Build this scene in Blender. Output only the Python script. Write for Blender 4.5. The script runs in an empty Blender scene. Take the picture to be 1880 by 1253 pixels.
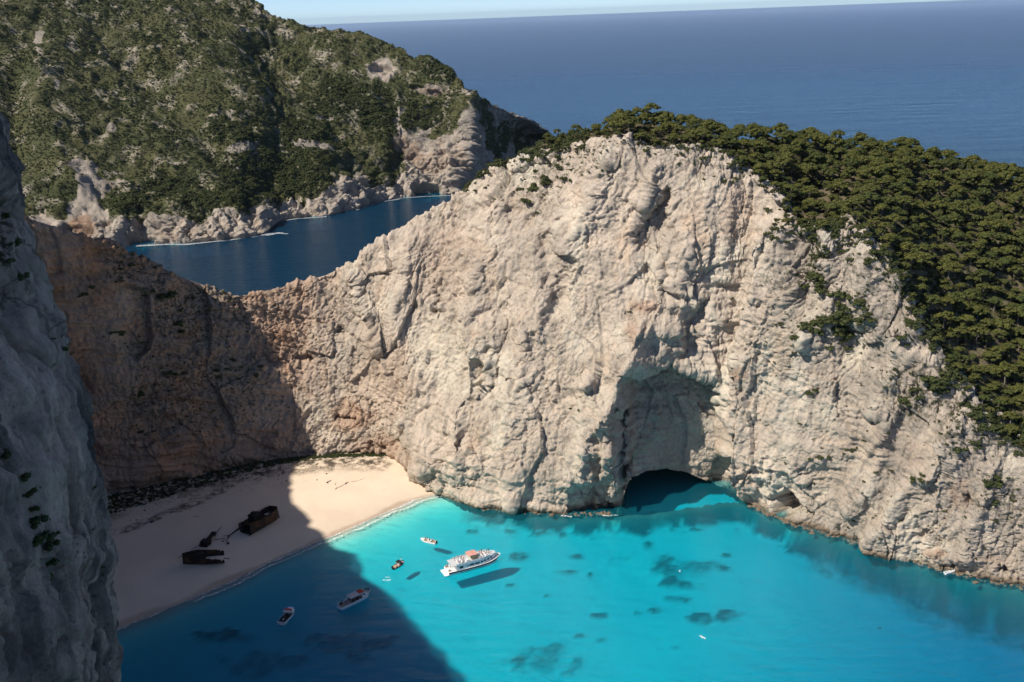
import bpy, bmesh, math, random
import numpy as np
from mathutils import Vector, Matrix
random.seed(7); rng = np.random.default_rng(11)
S = bpy.context.scene
C = S.collection
R = math.radians
# ------------------------------------------------------------------ camera, sky, sun, exposure
EYE = 200.0; FPX = 1828.0; PITCH = R(18.17); ROLL = R(2.15)
_f = np.array([0, math.cos(PITCH), -math.sin(PITCH)]); _r0 = np.array([1., 0, 0]); _u0 = np.cross(_r0, _f)
_r = _r0*math.cos(ROLL) - _u0*math.sin(ROLL); _u = _u0*math.cos(ROLL) + _r0*math.sin(ROLL)
cam = bpy.data.cameras.new('camera'); cam.sensor_width = 36; cam.lens = 36*FPX/1880
cam.clip_start = 1; cam.clip_end = 200000
co = bpy.data.objects.new('camera', cam); C.objects.link(co)
co.matrix_world = Matrix(((_r[0], _u[0], -_f[0], 0), (_r[1], _u[1], -_f[1], 0), (_r[2], _u[2], -_f[2], EYE), (0, 0, 0, 1)))
S.camera = co
SUN_EL = R(48); SUN_DIR = np.array([-0.88, -0.47]); SUN_DIR /= np.linalg.norm(SUN_DIR)
to_sun = Vector((SUN_DIR[0]*math.cos(SUN_EL), SUN_DIR[1]*math.cos(SUN_EL), math.sin(SUN_EL)))
w = bpy.data.worlds.new('World'); S.world = w; w.use_nodes = True
nt = w.node_tree; bg = nt.nodes['Background']
sk = nt.nodes.new('ShaderNodeTexSky'); sk.sky_type = 'NISHITA'; sk.sun_disc = False
sk.sun_elevation = SUN_EL; sk.sun_rotation = math.atan2(to_sun.x, to_sun.y)
sk.altitude = 0; sk.air_density = 0.5; sk.dust_density = 0.1; sk.ozone_density = 5.0
nt.links.new(sk.outputs[0], bg.inputs[0]); bg.inputs[1].default_value = 0.108
sl = bpy.data.lights.new('sun', 'SUN'); sl.energy = 4.8; sl.angle = R(0.5); sl.color = (1.0, 0.93, 0.82)
so = bpy.data.objects.new('sun', sl); C.objects.link(so); so.rotation_euler = to_sun.to_track_quat('Z', 'Y').to_euler()
S.view_settings.view_transform = 'Standard'; S.view_settings.look = 'None'
S.view_settings.exposure = 0.40; S.view_settings.gamma = 1.0; S.view_settings.use_curve_mapping = False
S.cycles.max_bounces = 6; S.cycles.transparent_max_bounces = 12
# ------------------------------------------------------------------ helpers: pixel <-> world
def ray(px, py):
    d = _f*FPX + _r*(px-940) + _u*(626.5-py); return d/np.linalg.norm(d)
def atz(px, py, z=0.0):
    d = ray(px, py); t = (z-EYE)/d[2]; return np.array([0, 0, EYE]) + d*t
def atd(px, py, D):
    d = ray(px, py); t = D/math.hypot(d[0], d[1]); return np.array([0, 0, EYE]) + d*t
def proj(P):
    q = np.asarray(P, float) - np.array([0, 0, EYE]); z = q@_f; z = np.where(np.abs(z) < 1, 1, z)
    return 940 + FPX*(q@_r)/z, 626.5 - FPX*(q@_u)/z, z
# ------------------------------------------------------------------ numpy noise
_perm = np.random.RandomState(5).permutation(256).astype(np.int32); _perm = np.concatenate([_perm, _perm, _perm])
_g = np.random.RandomState(6).normal(size=(256, 3)).astype(np.float32); _g /= np.linalg.norm(_g, axis=1)[:, None]
def pn(P, s=1.0, off=0.0):
    """perlin noise, P (...,3), s = feature size in metres (scalar or triple)"""
    Q = (P/np.asarray(s, np.float32) + np.float32(off+100.37)).astype(np.float32)
    I = np.floor(Q).astype(np.int32); F = Q - I; I &= 255
    U = F*F*F*(F*(F*6-15)+10); out = 0
    for dx in (0, 1):
        wx = U[..., 0] if dx else 1-U[..., 0]
        a = _perm[(I[..., 0]+dx) & 255]
        for dy in (0, 1):
            wy = U[..., 1] if dy else 1-U[..., 1]
            b = _perm[(a + I[..., 1]+dy) & 255]
            for dz in (0, 1):
                wz = U[..., 2] if dz else 1-U[..., 2]
                g = _g[_perm[(b + I[..., 2]+dz) & 255]]
                out = out + wx*wy*wz*(g[..., 0]*(F[..., 0]-dx)+g[..., 1]*(F[..., 1]-dy)+g[..., 2]*(F[..., 2]-dz))
    return out*1.6
def fbm(P, s, o=4, off=0.0, gain=.5):
    s = np.asarray(s, float); a = 1; r = 0
    for k in range(o): r = r + a*pn(P, s, off+k*17.3); a *= gain; s = s/2.03
    return r
def ridged(P, s, o=4, off=0.0, gain=.5):
    s = np.asarray(s, float); a = 1; r = 0
    for k in range(o): r = r + a*(1-2.2*np.abs(pn(P, s, off+k*13.1))); a *= gain; s = s/2.1
    return r
def worley(P, s, off=0.0):
    """blocky rock: nearest cell's random height with a tilted top, and distance to the cell border"""
    Q = (P/np.asarray(s, np.float32)+np.float32(off+50.5)).astype(np.float32); I = np.floor(Q).astype(np.int32); F = Q-I
    d1 = np.full(Q.shape[:-1], 9., np.float32); d2 = d1.copy(); h = np.zeros(Q.shape[:-1], np.float32)
    for dx in (-1, 0, 1):
        for dy in (-1, 0, 1):
            for dz in (-1, 0, 1):
                k = _perm[(_perm[(_perm[(I[..., 0]+dx) & 255]+I[..., 1]+dy) & 255]+I[..., 2]+dz) & 255]
                g = _g[k]; v = np.stack([F[..., 0]-dx-.5-.45*g[..., 0], F[..., 1]-dy-.5-.45*g[..., 1], F[..., 2]-dz-.5-.45*g[..., 2]], -1)
                d = np.sqrt((v*v).sum(-1)); g2 = _g[(k*7+13) & 255]; hh = g2[..., 0]*.8+(v*g2).sum(-1)*1.3
                n = d < d1; d2 = np.where(n, d1, np.minimum(d2, d)); h = np.where(n, hh, h); d1 = np.where(n, d, d1)
    return h, d2-d1
def sstep(x, a, b):
    t = np.clip((x-a)/(b-a), 0, 1); return t*t*(3-2*t)
def poly_dist(X, Y, pts, closed=False):
    """unsigned distance, side (cross sign) and position along a polyline"""
    best = np.full(X.shape, 1e9); side = np.zeros(X.shape); tt = np.zeros(X.shape)
    n = len(pts); segs = [(pts[i], pts[(i+1) % n]) for i in range(n if closed else n-1)]
    for k, (a, b) in enumerate(segs):
        dx, dy = b[0]-a[0], b[1]-a[1]; L = dx*dx+dy*dy
        t = np.clip(((X-a[0])*dx+(Y-a[1])*dy)/L, 0, 1)
        d = np.hypot(X-a[0]-t*dx, Y-a[1]-t*dy); c = (X-a[0])*dy-(Y-a[1])*dx
        m = d < best; best = np.where(m, d, best); side = np.where(m, c, side); tt = np.where(m, (k+t)/len(segs), tt)
    return best, np.sign(side), tt
def inside(X, Y, pts):
    r = np.zeros(X.shape, bool); n = len(pts)
    for i in range(n):
        x1, y1 = pts[i]; x2, y2 = pts[(i+1) % n]
        if y1 == y2: continue
        c = ((y1 > Y) != (y2 > Y)) & (X < (x2-x1)*(Y-y1)/(y2-y1)+x1); r ^= c
    return r
def sdf(X, Y, pts):
    d = poly_dist(X, Y, pts, True)[0]; return np.where(inside(X, Y, pts), -d, d)
# ------------------------------------------------------------------ tagging and meshes
def tag(o, label=None, cat=None, group=None, kind=None):
    if label: o['label'] = label
    if cat: o['category'] = cat
    if group: o['group'] = group
    if kind: o['kind'] = kind
    return o
def link(o, parent=None):
    C.objects.link(o)
    if parent: o.parent = parent
    return o
def mesh_np(name, V, Fq, mats, attrs=None, smooth=True):
    me = bpy.data.meshes.new(name); V = np.ascontiguousarray(V, np.float32); Fq = np.ascontiguousarray(Fq, np.int32)
    me.vertices.add(len(V)); me.vertices.foreach_set('co', V.ravel())
    k = Fq.shape[1]; me.loops.add(Fq.size); me.loops.foreach_set('vertex_index', Fq.ravel())
    me.polygons.add(len(Fq)); me.polygons.foreach_set('loop_start', np.arange(0, Fq.size, k, dtype=np.int32))
    me.update(calc_edges=True)
    me.polygons.foreach_set('use_smooth', np.full(len(Fq), smooth))
    for m in (mats if isinstance(mats, (list, tuple)) else [mats]): me.materials.append(m)
    for n, a in (attrs or {}).items():
        at = me.attributes.new(n, 'FLOAT', 'POINT'); at.data.foreach_set('value', np.ascontiguousarray(a, np.float32).ravel())
    return me
def grid_faces(nr, nc):
    i = np.arange(nr*nc).reshape(nr, nc)
    return np.stack([i[:-1, :-1], i[:-1, 1:], i[1:, 1:], i[1:, :-1]], -1).reshape(-1, 4)
def grid_obj(name, P, mat, attrs=None, keep=None):
    nr, nc = P.shape[:2]; F = grid_faces(nr, nc)
    if keep is not None: F = F[keep.ravel()]
    return link(bpy.data.objects.new(name, mesh_np(name, P.reshape(-1, 3), F, mat, attrs)))
# ------------------------------------------------------------------ node helper
class N:
    def __init__(s, name):
        s.m = bpy.data.materials.new(name); s.m.use_nodes = True; s.t = s.m.node_tree; s.t.nodes.clear()
        s.out = s.t.nodes.new('ShaderNodeOutputMaterial')
    def n(s, typ, ins=None, **kw):
        x = s.t.nodes.new('ShaderNode'+typ)
        for k, v in kw.items(): setattr(x, k, v)
        for k, v in (ins or {}).items():
            if isinstance(v, bpy.types.NodeSocket): s.t.links.new(v, x.inputs[k])
            else: x.inputs[k].default_value = v
        return x
    def pos(s): return s.n('NewGeometry').outputs['Position']
    def att(s, a): return s.n('Attribute', attribute_name=a).outputs['Fac']
    def noise(s, scale, detail=4, vec=None, rough=.55, sc3=None):
        v = vec or s.pos()
        if sc3: v = s.n('Mapping', {'Vector': v, 'Scale': sc3}).outputs[0]
        return s.n('TexNoise', {'Vector': v, 'Scale': scale, 'Detail': detail, 'Roughness': rough}).outputs['Fac']
    def voro(s, scale, vec=None, feature='F1', sc3=None):
        v = vec or s.pos()
        if sc3: v = s.n('Mapping', {'Vector': v, 'Scale': sc3}).outputs[0]
        return s.n('TexVoronoi', {'Vector': v, 'Scale': scale}, feature=feature).outputs['Distance']
    def rng(s, v, a, b, c=0.0, d=1.0): return s.n('MapRange', {0: v, 1: a, 2: b, 3: c, 4: d}).outputs[0]
    def math(s, op, a, b=0.0): return s.n('Math', {0: a, 1: b}, operation=op).outputs[0]
    def mix(s, fac, a, b, mode='MIX'):
        x = s.n('Mix', data_type='RGBA', blend_type=mode)
        for k, v in ((0, fac), (6, a), (7, b)):
            if isinstance(v, bpy.types.NodeSocket): s.t.links.new(v, x.inputs[k])
            else: x.inputs[k].default_value = (*v, 1) if k > 0 and len(v) == 3 else v
        return x.outputs[2]
    def bump(s, h, strength, dist, normal=None):
        i = {'Height': h, 'Strength': strength, 'Distance': dist}
        if normal is not None: i['Normal'] = normal
        return s.n('Bump', i).outputs[0]
    def bsdf(s, col, rough=.8, normal=None, metal=0.0, spec=.3):
        i = {'Base Color': col if isinstance(col, bpy.types.NodeSocket) else (*col, 1), 'Roughness': rough, 'Metallic': metal, 'Specular IOR Level': spec}
        if normal is not None: i['Normal'] = normal
        return s.n('BsdfPrincipled', i).outputs[0]
    def done(s, sh, vol=None):
        if sh is not None: s.t.links.new(sh, s.out.inputs['Surface'])
        if vol is not None: s.t.links.new(vol, s.out.inputs['Volume'])
        return s.m
def plain(name, col, rough=.6, metal=0.0, wear=.15, scale=2.0, spec=.4):
    k = N(name); c = k.noise(scale, 4, k.n('TexCoord').outputs['Object'])
    dark = tuple(x*(1-wear*2) for x in col); lite = tuple(min(1, x*(1+wear)) for x in col)
    return k.done(k.bsdf(k.mix(k.rng(c, .3, .7), dark, lite), rough, None, metal, spec))

# ------------------------------------------------------------------ materials of the setting
def rock_material(name, A, B, stain, rust, pits=.5, strata_tilt=(0, 0, 0), bumps=1.0, streak=.5, water_band=True, fs=1.0):
    k = N(name); p = k.pos()
    big = k.noise(.022, 6, p); mid = k.noise(.11, 8, p, .65); fine = k.noise(.55, 6, p, .7)
    col = k.mix(k.rng(big, .35, .65), A, B)
    col = k.mix(k.rng(mid, .42, .72, 0, .55), col, tuple(x*.72 for x in A))
    col = k.mix(k.rng(fine, .25, .48, .42, 0), col, stain)
    f2 = k.noise(1.7*fs, 6, p, .75); col = k.mix(k.rng(f2, .34, .5, .5, 0), col, tuple(x*.8 for x in stain))
    st = k.noise(1, 6, p, .6, sc3=(.16, .16, .018))                      # stains run down the face
    col = k.mix(k.rng(st, .48, .66, 0, streak), col, stain)
    st2 = k.noise(1, 4, p, .6, sc3=(.07, .07, .011))
    col = k.mix(k.rng(st2, .56, .74, 0, .45), col, tuple(x*y for x, y in zip(A, (1.0, .80, .60))))
    lay = k.n('Mapping', {'Vector': p, 'Rotation': strata_tilt, 'Scale': (.035, .035, .42)}).outputs[0]
    ln = k.noise(1, 5, lay, .65)
    col = k.mix(k.rng(ln, .55, .72, 0, .30), col, stain)
    ru = k.att('rust'); rr = k.noise(.045, 6, p, .6)
    rcol = k.mix(k.rng(rr, .36, .62), rust, tuple(x*.55 for x in rust))
    rcol = k.mix(k.rng(ln, .45, .7, 0, .6), rcol, tuple(x*.38 for x in rust))
    rcol = k.mix(k.rng(fine, .3, .6, .5, 0), rcol, tuple(x*.4 for x in rust))
    col = k.mix(ru, col, rcol)
    gr = k.att('dirt_shade')  # grey weathering together with painted shade
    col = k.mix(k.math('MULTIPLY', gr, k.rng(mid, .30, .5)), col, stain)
    if pits:
        vo = k.voro(.9, p); col = k.mix(k.math('MULTIPLY', k.rng(vo, .12, .3, pits, 0), k.rng(mid, .45, .6)), col, tuple(x*.35 for x in stain))
    scr = k.math('MULTIPLY', k.att('scrub'), k.rng(k.noise(.45, 5, p, .7), .5, .56))
    col = k.mix(scr, col, (.028, .032, .014))
    if not water_band: col = k.mix(k.math('MULTIPLY', k.rng(k.att('scrub'), .25, .55), k.rng(k.noise(.09, 6, p, .7), .76, .68)), col, k.mix(k.rng(k.noise(.02, 5, p), .35, .65), (.054, .060, .026), (.074, .072, .032)))
    if water_band:                                                          # dark band at the waterline, ochre tide ledge above
        z = k.n('SeparateXYZ', {0: p}).outputs[2]; zz = k.math('ADD', z, k.rng(mid, .3, .7, -1.2, 1.2))
        col = k.mix(k.rng(zz, 3.2, 1.2, 0, .75), col, (.17, .12, .075))
        col = k.mix(k.rng(zz, 1.3, .1, 0, .9), col, (.05, .045, .035))
    col = k.mix(k.rng(k.n('SeparateXYZ', {0: p}).outputs[2], 0, -1.5), col, (.03, .055, .045))
    wh = k.noise(1, 5, p, .6, sc3=(.05, .05, .028)); col = k.mix(k.math('MULTIPLY', k.rng(wh, .52, .66, 0, .5), k.math('SUBTRACT', 1.0, ru)), col, tuple(min(.7, x*1.22) for x in A))
    h1 = k.noise(.45, 8, p, .68); h2 = k.noise(1, 6, p, .65, sc3=(1.1, 1.1, .35))
    h = k.math('ADD', h1, k.math('MULTIPLY', h2, .35)); h = k.math('ADD', h, k.math('MULTIPLY', ln, .25))
    vf = k.voro(.55, k.n('VectorMath', {0: p, 1: k.n('TexNoise', {'Vector': p, 'Scale': .5, 'Detail': 3}).outputs['Color']}, operation='ADD').outputs[0], 'F1', sc3=(1, 1, .8))
    h = k.math('ADD', h, k.math('MULTIPLY', vf, .45))
    nb = k.bump(h, .75*bumps, 1.4); nb = k.bump(k.noise(2.0*fs, 7, p, .78), (.8)*bumps, .5/fs, nb)
    crack = k.voro(.12, k.n('VectorMath', {0: p, 1: k.n('VectorMath', {0: k.n('TexNoise', {'Vector': p, 'Scale': .12, 'Detail': 5}).outputs['Color'], 3: 9.0}, operation='SCALE').outputs[0]}, operation='ADD').outputs[0], 'DISTANCE_TO_EDGE')
    col = k.mix(k.math('MULTIPLY', k.rng(crack, .008, .03, .55, 0), k.rng(big, .45, .6)), col, tuple(x*.45 for x in stain))
    return k.done(k.bsdf(col, .93, nb, spec=.12))
M = {}
M['limestone'] = rock_material('limestone', (.63, .525, .425), (.54, .455, .37), (.31, .27, .225), (.58, .315, .18))
M['grey_rock'] = rock_material('grey_limestone', (.64, .48, .385), (.50, .38, .305), (.125, .107, .097), (.3, .2, .13), pits=.75, streak=.95, bumps=1.1, fs=2.6)
M['far_rock'] = rock_material('far_limestone', (.40, .34, .28), (.33, .28, .235), (.13, .12, .10), (.36, .22, .14), pits=0, water_band=False, strata_tilt=(R(0), R(22), R(-15)), bumps=.8)
def soil_material():
    k = N('hill_soil'); p = k.pos()
    c = k.mix(k.rng(k.noise(.02, 6, p), .35, .65), (.075, .068, .034), (.115, .092, .055))
    c = k.mix(k.rng(k.noise(.2, 5, p, .7), .5, .65, 0, .5), c, (.19, .16, .12))
    return k.done(k.bsdf(c, .95, k.bump(k.noise(.4, 6, p), .8, 1.5), spec=.1))
M['soil'] = soil_material()
def sand_material():
    k = N('beach_sand'); p = k.pos(); z = k.n('SeparateXYZ', {0: p}).outputs[2]
    zz = k.math('ADD', z, k.rng(k.noise(.05, 4, p), .3, .7, -.35, .35))
    dry = k.mix(k.rng(k.noise(.06, 6, p), .35, .65), (.70, .565, .43), (.64, .51, .385))
    dry = k.mix(k.rng(k.noise(1.3, 6, p, .7), .3, .5, .18, 0), dry, (.40, .33, .27))
    lines = k.n('TexWave', {'Vector': k.n('Combine'+'XYZ', {0: zz, 1: 0.0, 2: 0.0}).outputs[0], 'Scale': 1.1, 'Distortion': 1.5}).outputs['Fac']
    dry = k.mix(k.math('MULTIPLY', k.rng(lines, .7, 1, 0, .35), k.rng(z, 2.6, .6)), dry, (.45, .36, .30))
    col = k.mix(k.rng(zz, .75, .25, 0, .85), dry, (.42, .32, .235))            # wet sand at the waterline
    col = k.mix(k.rng(z, -.1, -1.6), col, (.72, .65, .52))
    col = k.mix(k.math('MULTIPLY', k.att('litter'), k.rng(k.noise(.25, 6, p, .75), .4, .56)), col, (.085, .07, .05))
    pe = k.voro(.8, p); col = k.mix(k.math('MULTIPLY', k.rng(pe, .10, .16, .65, 0), k.att('litter')), col, (.08, .06, .045))
    wd = k.math('MULTIPLY', k.att('seagrass'), 1.0)
    col = k.mix(wd, col, (.012, .05, .055))
    nb = k.bump(k.noise(1.0, 6, p, .7), .35, .3)
    return k.done(k.bsdf(col, .95, nb, spec=.1))
M['sand'] = sand_material()
def water_material():
    k = N('sea_water'); p = k.pos()
    dst = k.n('VectorMath', {0: p}, operation='LENGTH').outputs['Value']
    w1 = k.noise(1, 5, p, .6, sc3=(.10, .26, .2)); w2 = k.noise(1, 4, p, .6, sc3=(.55, 1.1, .5)); w3 = k.noise(1, 5, p, .6, sc3=(.004, .016, .01))
    h = k.math('ADD', k.math('MULTIPLY', w1, 1.3), k.math('MULTIPLY', w2, .28))
    st = k.rng(dst, 420, 900, .4, .6)
    nb = k.n('Bump', {'Height': h, 'Strength': st, 'Distance': 1.0}).outputs[0]
    nb = k.n('Bump', {'Height': w3, 'Strength': k.rng(dst, 700, 2000, 0, .5), 'Distance': 8.0, 'Normal': nb}).outputs[0]
    fr = k.math('MULTIPLY', k.n('Fresnel', {'IOR': 1.333, 'Normal': nb}).outputs[0], k.math('ADD', k.rng(dst, 450, 1200, 1.0, .52), k.rng(dst, 3000, 30000, 0, .45)))   # wave slopes cut the grazing reflection of open water
    gl = k.n('BsdfGlossy', {'Color': (1, 1, 1, 1), 'Roughness': k.rng(dst, 400, 4000, .08, .32), 'Normal': nb}).outputs[0]
    sc = k.mix(k.rng(k.noise(1, 4, p, .6, sc3=(.0006, .003, .01)), .35, .65), (.004, .032, .076), (.006, .040, .092))
    sc = k.mix(k.rng(dst, 1200, 1700), (.002, .024, .052), sc)
    sc = k.mix(k.rng(dst, 430, 620), (.002, .047, .066), sc)                 # milky water in the cove, clear deep water outside
    back = k.n('BsdfDiffuse', {'Color': sc, 'Normal': nb}).outputs[0]
    body = k.n('AddShader', {0: k.n('BsdfTransparent', {'Color': (1, 1, 1, 1)}).outputs[0], 1: back}).outputs[0]
    sh = k.n('MixShader', {0: fr, 1: body, 2: gl}).outputs[0]
    va = k.n('VolumeAbsorption', {'Color': (0.0, .866, .94, 1), 'Density': .28}).outputs[0]
    return k.done(sh, va)
M['water'] = water_material()
def leaf_material(name, a, b, c):
    k = N(name); r = k.n('ObjectInfo').outputs['Random']; v = k.noise(.6, 3, k.n('TexCoord').outputs['Object'])
    col = k.mix(k.rng(v, .35, .65), a, b); col = k.mix(k.rng(r, .55, 1, 0, .75), col, c)
    d = k.bsdf(col, .75, spec=.15); t = k.n('BsdfTranslucent', {'Color': col}).outputs[0]
    return k.done(k.n('MixShader', {0: .16, 1: d, 2: t}).outputs[0])
M['needles'] = leaf_material('pine_needles', (.070, .086, .024), (.122, .117, .031), (.050, .069, .022))
M['maquis'] = leaf_material('maquis_leaves', (.050, .062, .022), (.072, .080, .028), (.040, .054, .022))
M['undergrowth_leaf'] = leaf_material('undergrowth_leaves', (.030, .038, .013), (.050, .052, .018), (.06, .05, .022))  # dark green leaves of the bushes between the pines
M['bark'] = plain('pine_bark', (.20, .165, .135), .9, wear=.25)
# ------------------------------------------------------------------ strips of terrain: key columns, interpolated, then carved
def interp_cols(keys, ns):
    """keys: list of lists of points (rows of key points) ; ns: columns per segment"""
    K = np.array(keys, float); cols = []
    for i, n in enumerate(ns):
        t = np.linspace(0, 1, n, endpoint=False)[:, None, None]; cols.append(K[i]*(1-t)+K[i+1]*t)
    A = np.concatenate(cols+[K[-1:]], 0)
    w_ = 15; ker = np.hanning(2*w_+3)[1:-1]; ker /= ker.sum()
    pad = np.concatenate([np.repeat(A[:1], w_, 0)+(np.arange(-w_, 0)[:, None, None])*(A[1]-A[0]), A, np.repeat(A[-1:], w_, 0)+(np.arange(1, w_+1)[:, None, None])*(A[-1]-A[-2])], 0)
    return np.apply_along_axis(lambda v: np.convolve(v, ker, 'valid'), 0, pad)
def normals(P):
    a = np.gradient(P, axis=1); b = np.gradient(P, axis=0); n = np.cross(a, b); n /= np.linalg.norm(n, axis=-1)[..., None]+1e-9
    return n
def hill_rows(A, rows, pw):
    """A (nc,k,3) key rows; rows = counts per section; pw = horizontal profile power per section"""
    out = []; k = A.shape[1]
    for s in range(k-1):
        n = rows[s]; v = np.linspace(0, 1, n, endpoint=(s == k-2))[:, None]
        h = v**pw[s]; sec = np.empty((n, A.shape[0], 3))
        for ax in (0, 1): sec[..., ax] = A[None, :, s, ax]*(1-h)+A[None, :, s+1, ax]*h
        sec[..., 2] = A[None, :, s, 2]*(1-v)+A[None, :, s+1, 2]*v
        out.append(sec)
    return np.concatenate(out, 0)

# ---- the headland: (base px, base z, rim px, rim D, skyline px, skyline D, back distance, columns)
def W(x, y, z): return np.array([x, y, z], float)
hk = []
def world_col(b, rm, sk_, bk): hk.append([W(b[0], b[1], -14)+0, W(*b), W(*rm), W(*sk_), W(*bk)])
def px_col(b, bz, rm, rD, skp, sD, back=70):
    B = atz(b[0], b[1], bz); Rm = atd(rm[0], rm[1], rD); K = atd(skp[0], skp[1], sD)
    d = K[:2]/np.linalg.norm(K[:2]); F_ = B.copy(); F_[:2] -= B[:2]/np.linalg.norm(B[:2])*3; F_[2] = -14
    hk.append([F_, B, Rm, K, W(K[0]+d[0]*back, K[1]+d[1]*back, -14)])
world_col((-100, 60, 3), (-140, 50, 205), (-230, 0, 225), (-620, -140, 235))
world_col((-118, 125, 3), (-170, 160, 203), (-255, 130, 225), (-620, 20, 235))
world_col((-145, 190, 4), (-205, 221, 200), (-270, 205, 220), (-640, 150, 230))
world_col((-160, 225, 4), (-220, 247, 200), (-290, 245, 220), (-640, 250, 225))
world_col((-176, 260, 5), (-237, 276, 200), (-305, 290, 218), (-640, 350, 215))
world_col((-197, 300, 6), (-264, 315, 200), (-320, 330, 214), (-640, 470, 190))
world_col((-204, 345, 6), (-249, 357, 200), (-290, 390, 210), (-600, 560, 150))
world_col((-200, 378, 6), (-234, 371, 198), (-270, 415, 200), (-540, 600, 80))
world_col((-191, 393, 6), (-221, 398, 196), (-248, 445, 185), (-430, 640, 20))
ncoff = len(hk)
px_col((200, 912), 5, (40, 402), 428, (32, 396), 440, 110)
px_col((265, 900), 5, (150, 433), 440, (146, 430), 447, 90)
px_col((335, 885), 5, (250, 471), 452, (248, 469), 459)
px_col((410, 868), 5, (335, 512), 462, (335, 510), 470)
px_col((480, 850), 5, (440, 549), 468, (441, 547), 478)
px_col((560, 840), 5, (545, 522), 472, (545, 520), 482)
px_col((640, 835), 5, (640, 492), 470, (641, 490), 480)
px_col((710, 838), 5, (705, 445), 468, (706, 442), 478)
px_col((755, 853), 4, (775, 399), 468, (777, 397), 478)
px_col((782, 893), 1, (845, 357), 470, (847, 355), 480)
px_col((830, 915), 0, (905, 315), 466, (906, 313), 478)
px_col((880, 930), 0, (965, 287), 460, (965, 280), 472)
px_col((960, 940), 0, (1040, 268), 450, (1035, 252), 468)
px_col((1040, 945), 0, (1110, 258), 440, (1100, 238), 462)
px_col((1090, 945), 0, (1165, 260), 434, (1160, 233), 460)
px_col((1140, 943), 0, (1215, 272), 430, (1215, 237), 460)
px_col((1200, 938), 0, (1270, 270), 427, (1280, 243), 465)
px_col((1280, 925), 0, (1325, 284), 426, (1345, 252), 472, 80)
px_col((1360, 914), 0, (1375, 320), 424, (1410, 262), 485, 90)
px_col((1400, 934), 0, (1432, 362), 416, (1470, 266), 500, 90)
px_col((1450, 958), 0, (1462, 415), 408, (1530, 268), 512, 100)
px_col((1500, 974), 0, (1505, 428), 404, (1580, 275), 516, 110)
px_col((1560, 988), 0, (1560, 405), 402, (1630, 284), 520, 120)
px_col((1640, 1012), 0, (1640, 478), 392, (1690, 292), 524, 130)
px_col((1700, 1035), 0, (1690, 610), 382, (1750, 305), 528, 140)
px_col((1800, 1060), 0, (1790, 745), 376, (1830, 322), 532, 150)
px_col((1880, 1078), 0, (1870, 822), 374, (1890, 342), 536, 160)
px_col((2010, 1108), 0, (2010, 860), 368, (2000, 370), 540, 170)
px_col((2250, 1160), 0, (2250, 900), 360, (2200, 420), 545, 180)
px_col((2700, 1240), 0, (2700, 960), 350, (2600, 520), 560, 200)
QQ = 1.0
ns = [8, 8, 10, 10, 14, 16, 18, 16] + [26] + [46, 52, 52, 52, 50, 50, 46, 44, 34, 36, 34, 44, 42, 28, 30, 36, 44, 44, 26, 32, 32, 36, 44, 34, 50, 44, 26, 16, 12]
A = interp_cols(hk, [max(3, int(n*QQ)) for n in ns])
NR = [7, int(350*QQ), int(100*QQ), int(34*QQ)]
P = hill_rows(A, NR, [1, 1.18, 1.0, .55])
r_base, r_rim, r_sky = NR[0], NR[0]+NR[1], NR[0]+NR[1]+NR[2]
X, Y, Z = proj(P)
rowi = np.arange(P.shape[0])[:, None]*np.ones((1, P.shape[1]))
face = sstep(rowi, r_base-6, r_base+3)*(1-sstep(rowi, r_rim-6, r_rim+16))
hz = np.zeros((P.shape[1], 2)); tng = np.gradient(A[:, 1, :2], axis=0)+np.gradient(A[:, 2, :2], axis=0)
hz[:, 0] = tng[:, 1]; hz[:, 1] = -tng[:, 0]; hz /= np.linalg.norm(hz, axis=1)[:, None]      # outward, away from the rock
wob = fbm(P, 16, 3, 3.3)                                                       # wander of every authored edge
Xw = X + 13*wob; Yw = Y + 13*fbm(P, 16, 3, 9.1)
D = np.zeros(X.shape)
def push(poly, depth, soft=10, wobble=True):
    global D
    s = sdf(Xw if wobble else X+3*wob, Yw if wobble else Y+3*wob, poly); D += -depth*(1-sstep(s, -soft, soft*.3))
def ridge(pts, amp, wl, wr):
    """ridge along a line: sharp or broad flanks on either side (left/right of travel, seen in the picture)"""
    global D
    d, s, t = poly_dist(Xw, Yw, pts); wdt = np.where(s > 0, wr, wl)
    D += amp*np.exp(-np.abs(d/wdt)**1.25)*sstep(t, 0, .12)*(1-sstep(t, .9, 1))
# amphitheatre above the sea cave, facets and buttress to its left
push([(1146, 760), (1160, 705), (1222, 672), (1268, 690), (1322, 710), (1342, 775), (1352, 850), (1368, 925), (1372, 1000), (1138, 1000), (1150, 930), (1146, 840)], 15, 18)
push([(1150, 860), (1250, 800), (1335, 830), (1366, 925), (1366, 1000), (1140, 1000)], 2.5, 34)
d_, s_, t_ = poly_dist(Xw, Yw, [(1022, 960), (1050, 890), (1082, 820), (1110, 750)])
FAC = (inside(Xw, Yw, [(1022, 990), (1050, 890), (1082, 820), (1110, 745), (1150, 745), (1150, 990)]))
D += -17*np.clip(d_/80, 0, 1)*FAC
ridge([(1190, 560), (1160, 640), (1120, 740), (1128, 850), (1140, 950)], 13, 34, 26)
ridge([(1128, 800), (1122, 870), (1130, 960), (1134, 1000)], 6, 30, 24)
ridge([(1075, 690), (1110, 740), (1095, 800), (1040, 930)], 5, 60, 14)
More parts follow.
